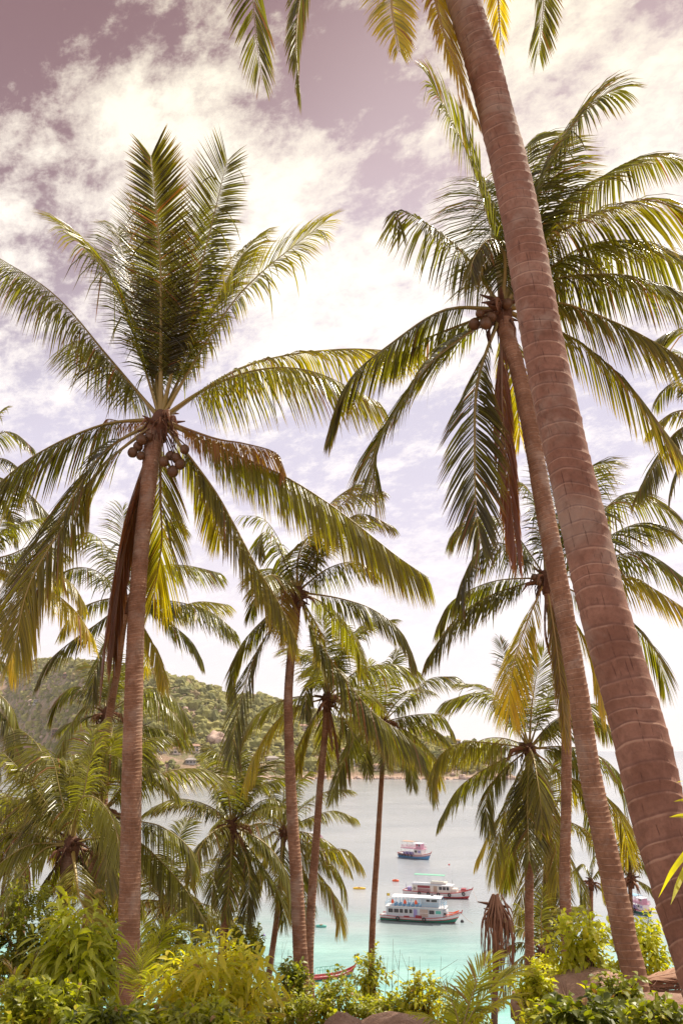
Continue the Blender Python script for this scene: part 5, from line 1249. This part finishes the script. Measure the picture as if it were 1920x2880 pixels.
BUSH = [
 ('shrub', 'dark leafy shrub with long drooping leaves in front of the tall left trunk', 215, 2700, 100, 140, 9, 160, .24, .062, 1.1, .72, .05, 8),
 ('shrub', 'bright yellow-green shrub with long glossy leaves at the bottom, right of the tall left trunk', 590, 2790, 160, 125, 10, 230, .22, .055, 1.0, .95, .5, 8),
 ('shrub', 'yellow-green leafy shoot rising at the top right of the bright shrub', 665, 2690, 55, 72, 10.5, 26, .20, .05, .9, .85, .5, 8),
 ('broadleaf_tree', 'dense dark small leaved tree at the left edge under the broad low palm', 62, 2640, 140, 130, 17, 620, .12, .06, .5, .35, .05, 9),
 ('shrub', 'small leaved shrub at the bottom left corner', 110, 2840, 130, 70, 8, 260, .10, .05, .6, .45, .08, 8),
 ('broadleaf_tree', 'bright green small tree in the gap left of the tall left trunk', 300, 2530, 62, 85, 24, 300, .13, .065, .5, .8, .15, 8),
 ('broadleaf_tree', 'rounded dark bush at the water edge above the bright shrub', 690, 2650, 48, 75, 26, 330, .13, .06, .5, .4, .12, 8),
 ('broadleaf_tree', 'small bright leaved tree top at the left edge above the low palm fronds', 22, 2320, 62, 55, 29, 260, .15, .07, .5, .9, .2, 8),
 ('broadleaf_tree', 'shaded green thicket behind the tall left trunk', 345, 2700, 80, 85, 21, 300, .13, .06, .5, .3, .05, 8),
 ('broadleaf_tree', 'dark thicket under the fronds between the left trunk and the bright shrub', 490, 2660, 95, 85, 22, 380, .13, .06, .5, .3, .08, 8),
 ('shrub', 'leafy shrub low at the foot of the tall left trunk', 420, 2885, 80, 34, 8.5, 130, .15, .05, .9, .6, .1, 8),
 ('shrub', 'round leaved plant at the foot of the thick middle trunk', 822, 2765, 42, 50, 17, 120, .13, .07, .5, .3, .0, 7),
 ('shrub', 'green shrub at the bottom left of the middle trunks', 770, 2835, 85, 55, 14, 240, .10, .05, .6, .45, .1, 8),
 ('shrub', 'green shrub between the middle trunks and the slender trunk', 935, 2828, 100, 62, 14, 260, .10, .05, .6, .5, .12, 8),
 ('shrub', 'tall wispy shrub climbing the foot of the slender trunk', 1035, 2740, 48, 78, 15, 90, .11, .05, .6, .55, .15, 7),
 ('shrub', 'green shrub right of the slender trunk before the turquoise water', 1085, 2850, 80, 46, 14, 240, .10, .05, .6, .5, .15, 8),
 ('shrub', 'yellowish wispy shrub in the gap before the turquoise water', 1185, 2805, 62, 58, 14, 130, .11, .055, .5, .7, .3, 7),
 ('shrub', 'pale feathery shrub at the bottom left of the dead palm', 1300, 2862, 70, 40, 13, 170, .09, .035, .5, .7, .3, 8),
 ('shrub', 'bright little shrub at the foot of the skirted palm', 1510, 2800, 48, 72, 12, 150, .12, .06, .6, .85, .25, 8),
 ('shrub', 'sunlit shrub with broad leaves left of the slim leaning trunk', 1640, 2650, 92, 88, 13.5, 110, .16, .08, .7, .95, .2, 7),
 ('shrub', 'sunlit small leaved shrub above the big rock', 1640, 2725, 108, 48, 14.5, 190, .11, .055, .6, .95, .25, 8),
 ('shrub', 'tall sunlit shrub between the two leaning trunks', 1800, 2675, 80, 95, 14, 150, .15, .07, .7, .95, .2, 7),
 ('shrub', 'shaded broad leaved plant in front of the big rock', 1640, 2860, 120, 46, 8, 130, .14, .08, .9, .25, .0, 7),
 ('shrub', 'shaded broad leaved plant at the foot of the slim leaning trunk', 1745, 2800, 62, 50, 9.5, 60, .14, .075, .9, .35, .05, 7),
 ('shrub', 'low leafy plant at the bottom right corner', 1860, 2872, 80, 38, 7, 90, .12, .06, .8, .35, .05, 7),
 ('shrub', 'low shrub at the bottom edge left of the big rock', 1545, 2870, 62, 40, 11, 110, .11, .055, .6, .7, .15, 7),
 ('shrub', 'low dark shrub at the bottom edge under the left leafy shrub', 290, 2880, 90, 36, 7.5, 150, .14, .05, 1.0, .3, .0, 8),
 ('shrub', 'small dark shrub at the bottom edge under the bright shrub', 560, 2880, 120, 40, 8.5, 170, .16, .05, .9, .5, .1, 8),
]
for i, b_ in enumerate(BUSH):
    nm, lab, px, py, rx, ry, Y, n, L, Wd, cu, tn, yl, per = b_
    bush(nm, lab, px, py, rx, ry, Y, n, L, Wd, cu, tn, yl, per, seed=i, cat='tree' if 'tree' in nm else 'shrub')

def sapling(label, base, Y, tips, **kw):
    rng = np.random.default_rng(int(base[0])); c = at(base[0], base[1], Y); g0 = Vector((c.x, c.y, gz(c.x, c.y)))
    root = thing('palm_sapling', label, 'young palm', g0)
    mb = MB(); mb.tube([g0 - Vector((0, 0, .1)), g0.lerp(c, .5), c], [.07, .06, .04], 8); mb.build('stem', M['fibre'], root, local=False)
    for pts, o in tips:
        o = dict(o); dY = o.pop('dY', 0); P3 = [c] + [at(p[0], p[1], Y + dY * (i + 1) / len(pts)) for i, p in enumerate(pts)]
        k2 = dict(droop=.3, yellow=.12, ll=.32, spacing=.045, width=.030, rng=rng, tonebase=.75, rr=.014, bare=.12, spread=52, mats=(M['broad'], M['midrib'])); k2.update(kw); k2.update(o)
        frond(root, P3, **k2)
sapling('young palm with pale upright fronds at the bottom, left of the dead palm', (1292, 2920), 9.5, [
    ([(1340, 2830), (1400, 2760), (1462, 2725)], {}), ([(1320, 2820), (1350, 2740), (1380, 2690)], Y_(dY=.3)), ([(1340, 2860), (1400, 2820), (1450, 2800)], Y_(dY=-.3)),
    ([(1285, 2860), (1262, 2800), (1240, 2770)], Y_(dY=.2)), ([(1260, 2890), (1200, 2860), (1165, 2850)], Y_(dY=-.2)), ([(1300, 2840), (1300, 2790), (1310, 2750)], Y_(dY=.5))])
sapling('young palm fan of pale leaflets against the right side of the tall left trunk', (385, 2815), 13, [
    ([(410, 2770), (435, 2730), (458, 2712)], Y_(dY=-.3)), ([(395, 2750), (402, 2710), (408, 2680)], Y_(dY=.2)), ([(420, 2800), (445, 2780), (462, 2775)], Y_(dY=-.3)), ([(385, 2760), (380, 2700), (388, 2670)], Y_(dY=.3))], ll=.4)
sapling('young palm with arching fronds in the shade right of the tall left trunk', (402, 2740), 17, [
    ([(420, 2680), (455, 2620), (498, 2572)], Y_(dY=0)), ([(450, 2700), (500, 2655), (585, 2668)], Y_(dY=-.4, droop=.8)), ([(430, 2720), (490, 2710), (540, 2760)], Y_(dY=-.5, droop=.8)), ([(400, 2680), (395, 2620), (410, 2590)], Y_(dY=.4)), ([(440, 2670), (480, 2610), (560, 2620)], Y_(dY=.6))], ll=.34)
sapling('withered pinkish young palm frond standing in the shade at the lower left', (78, 2830), 9, [
    ([(80, 2780), (86, 2730), (98, 2690)], Y_(dry=.6, ll=.22)), ([(95, 2790), (115, 2750), (135, 2740)], Y_(dry=.8, ll=.2)), ([(50, 2780), (35, 2730), (20, 2705)], Y_(dry=.7, ll=.2)), ([(40, 2800), (10, 2770), (-10, 2760)], Y_(dry=.7))], yellow=.0)
sapling('small fern-like palm frond behind the bright shrub at the bottom', (690, 2850), 11, [
    ([(730, 2830), (780, 2815), (810, 2800)], Y_(dry=.2)), ([(740, 2850), (790, 2850)], Y_(dry=.2)), ([(700, 2810), (720, 2770)], Y_(dry=.3))], ll=.3)

# strap leaves of a screw pine reaching in at the right edge
def strap_plant():
    base = at(1985, 2330, 3.6); g0 = Vector((base.x, base.y, gz(base.x, base.y)))
    root = thing('strap_leaf_plant', 'plant with pale green strap leaves reaching in from the right edge', 'plant', g0)
    mb = MB(); mb.tube([g0 - Vector((0, 0, .2)), g0.lerp(base, .5) + Vector((.03, 0, 0)), base], [.05, .04, .03], 8); mb.build('stem', M['twig'], root, local=False)
    rng = np.random.default_rng(9)
    for (tx, ty, mx, my) in [(1898, 2200, 1935, 2208), (1893, 2254, 1930, 2256), (1880, 2298, 1925, 2296), (1850, 2525, 1895, 2440), (1884, 2545, 1912, 2470), (1925, 2150, 1960, 2200), (2060, 2150, 2030, 2230), (2100, 2300, 2040, 2290), (2060, 2480, 2030, 2400), (1990, 2120, 1990, 2220)]:
        y2 = 3.6 + rng.uniform(-.25, .15); P = [base, at(mx, my, 3.6), at(tx, ty, y2)]; C, L = resample(catmull(P, 8), 14); T = unit(np.gradient(C, axis=0))
        S = unit(np.cross(T, [.1, -1, .3])); w = .013 * np.interp(np.linspace(0, 1, 14), [0, .2, .6, 1], [.9, 1, .8, .02])[:, None]; N = np.cross(S, T)
        V = np.stack([C - S * w + N * w * .3, C, C + S * w + N * w * .3], 1).reshape(-1, 3)
        Fc = [(3 * i + k, 3 * i + k + 1, 3 * i + k + 4, 3 * i + k + 3) for i in range(13) for k in (0, 1)]
        t = np.zeros((len(V), 3)); t[:, 0] = .9; t[:, 1] = rng.uniform(.2, .6); mesh_obj('leaf', V, Fc, M['broad'], root, tone=t)
strap_plant()

# rocks and fallen fronds
def near_rock(label, px, py, r, Y, sx, sz, seed, rz=0.0):
    me = rock_mesh(seed, M['rock_near'], sx, 1.0, sz, .22); o = bpy.data.objects.new('boulder', me); COL.objects.link(o)
    P = at(px, py, Y); o.location = P; o.scale = (r, r, r); o.rotation_euler.z = rz; tag(o, label, 'boulder'); return o
near_rock('big brown boulder at the bottom right, left of the slim leaning trunk', 1650, 2862, .82, 13.2, 1.35, .72, 21)
near_rock('broad pinkish rock at the bottom edge below the slender trunk', 1125, 2928, .42, 10, 1.5, .55, 22)
near_rock('small pointed rock at the bottom edge left of the broad pinkish rock', 965, 2905, .20, 9.5, 1.1, .9, 23)
near_rock('rounded rock in the brown earth at the bottom right corner', 1905, 2850, .35, 11, 1.5, .6, 24)
rngf = np.random.default_rng(31)
for k, (a, b, lab) in enumerate([((1800, 2800), (1950, 2735), 'fallen pinkish dry frond lying on the brown mound at the right edge'), ((1770, 2822), (1900, 2775), 'second fallen dry frond just below the first on the brown mound'), ((1790, 2845), (1940, 2810), 'lowest fallen dry frond on the brown mound')]):
    P0 = at(a[0], a[1], 12.6); P1 = at(b[0], b[1], 13.0)
    P0.z = gz(P0.x, P0.y) + .1 + .1 * (2 - k); P1.z = gz(P1.x, P1.y) + .16 + .1 * (2 - k); P2 = P1 + (P1 - P0) * .6
    root = thing('fallen_frond', lab, 'dead frond', P0); 
    frond(root, [P0, P1, P2], droop=.15, dry=.4, yellow=0, ll=.3, spacing=.05, width=.04, rng=rngf, spread=26, mats=(M['deadleaf'], M['deadleaf']), bare=.05, rr=.03, tonebase=.95)

# thin leafless shoots against the water
def bare_shoots(label, px, py, Y, tips, seed):
    rng = np.random.default_rng(seed); c = at(px, py, Y); g0 = Vector((c.x, c.y, gz(c.x, c.y))); mb = MB(); V = []; 
    for (tx, ty) in tips:
        t = at(tx, ty, Y + rng.uniform(-.5, .5)); mid = g0.lerp(t, .55) + Vector(rng.normal(0, .07, 3)); mb.tube([g0, mid, t], [.010, .006, .002], 4)
        for q in range(3):
            s0 = mid.lerp(t, rng.uniform(0, .8)); e = s0 + Vector((rng.normal(0, .15), rng.normal(0, .1), rng.uniform(.05, .3))); mb.tube([s0, e], [.004, .0015], 4)
    o = mb.build('bare_shoots', M['twig']); tag(o, label, 'twigs')
bare_shoots('thin leafless shoots right of the slender trunk over the turquoise water', 1070, 2840, 14, [(1105, 2640), (1090, 2690), (1150, 2690), (1125, 2670)], 1)
bare_shoots('thin leafless shoots before the water left of the dead palm', 1200, 2850, 14, [(1160, 2700), (1205, 2710), (1240, 2690), (1255, 2740), (1180, 2690)], 2)
bare_shoots('thin leafless shoots left of the thick middle trunk', 780, 2840, 16, [(780, 2660), (795, 2650), (812, 2670), (770, 2690)], 3)
bare_shoots('tangle of pale dry twigs below the skirted palm', 1560, 2870, 11.5, [(1500, 2760), (1540, 2720), (1590, 2760), (1470, 2810)], 4)

def ground_cover():
    rng = np.random.default_rng(8); n = 5200
    Y = rng.uniform(2.5, 33, n) ** 1.0; X = rng.uniform(-.62, .62, n) * (Y + 2)
    far = 1500; Y = np.r_[Y, rng.uniform(33, 80, far)]; X = np.r_[X, rng.uniform(-.6, .6, far) * Y[n:]]
    tips = []; 
    for x, y in zip(X, Y):
        if abs(x - 4.6) < 2.6 and 9.5 < y < 15.5 and rng.random() < .92: continue
        if noise.noise(Vector((x * .4, y * .4, 3))) < -.25: continue
        tips.append((x, y, gz(x, y) + rng.uniform(.05, .30) * (1 if y < 33 else 3)))
    tips = np.array(tips); ax = unit(rng.normal(0, .5, tips.shape) + np.array([0, 0, 1.0]))
    V, Fc, T = sprigs(rng, tips, ax, 7, .13, .06, .6, .45, .12, .2)
    o = mesh_obj('ground_cover', V, Fc, M['broad'], tone=T); tag(o, 'low leafy undergrowth covering the near slope', 'undergrowth', kind='stuff')
ground_cover()

# ---------------------------------------------------------------- the air over the bay
def build_haze():
    m, t = mat('haze_air')
    v = t.new('ShaderNodeVolumePrincipled', Color=(.95, .87, .82, 1), Density=.00006, Anisotropy=.3)
    o = t.new('ShaderNodeOutputMaterial', Volume=v)
    mb = MB(); mb.box(-1300, 1300, -90, 2700, -4, 330)
    o = mb.build('haze', m); o['kind'] = 'stuff'; o['label'] = 'thin pale sea haze over the bay'; o['category'] = 'haze'
build_haze()
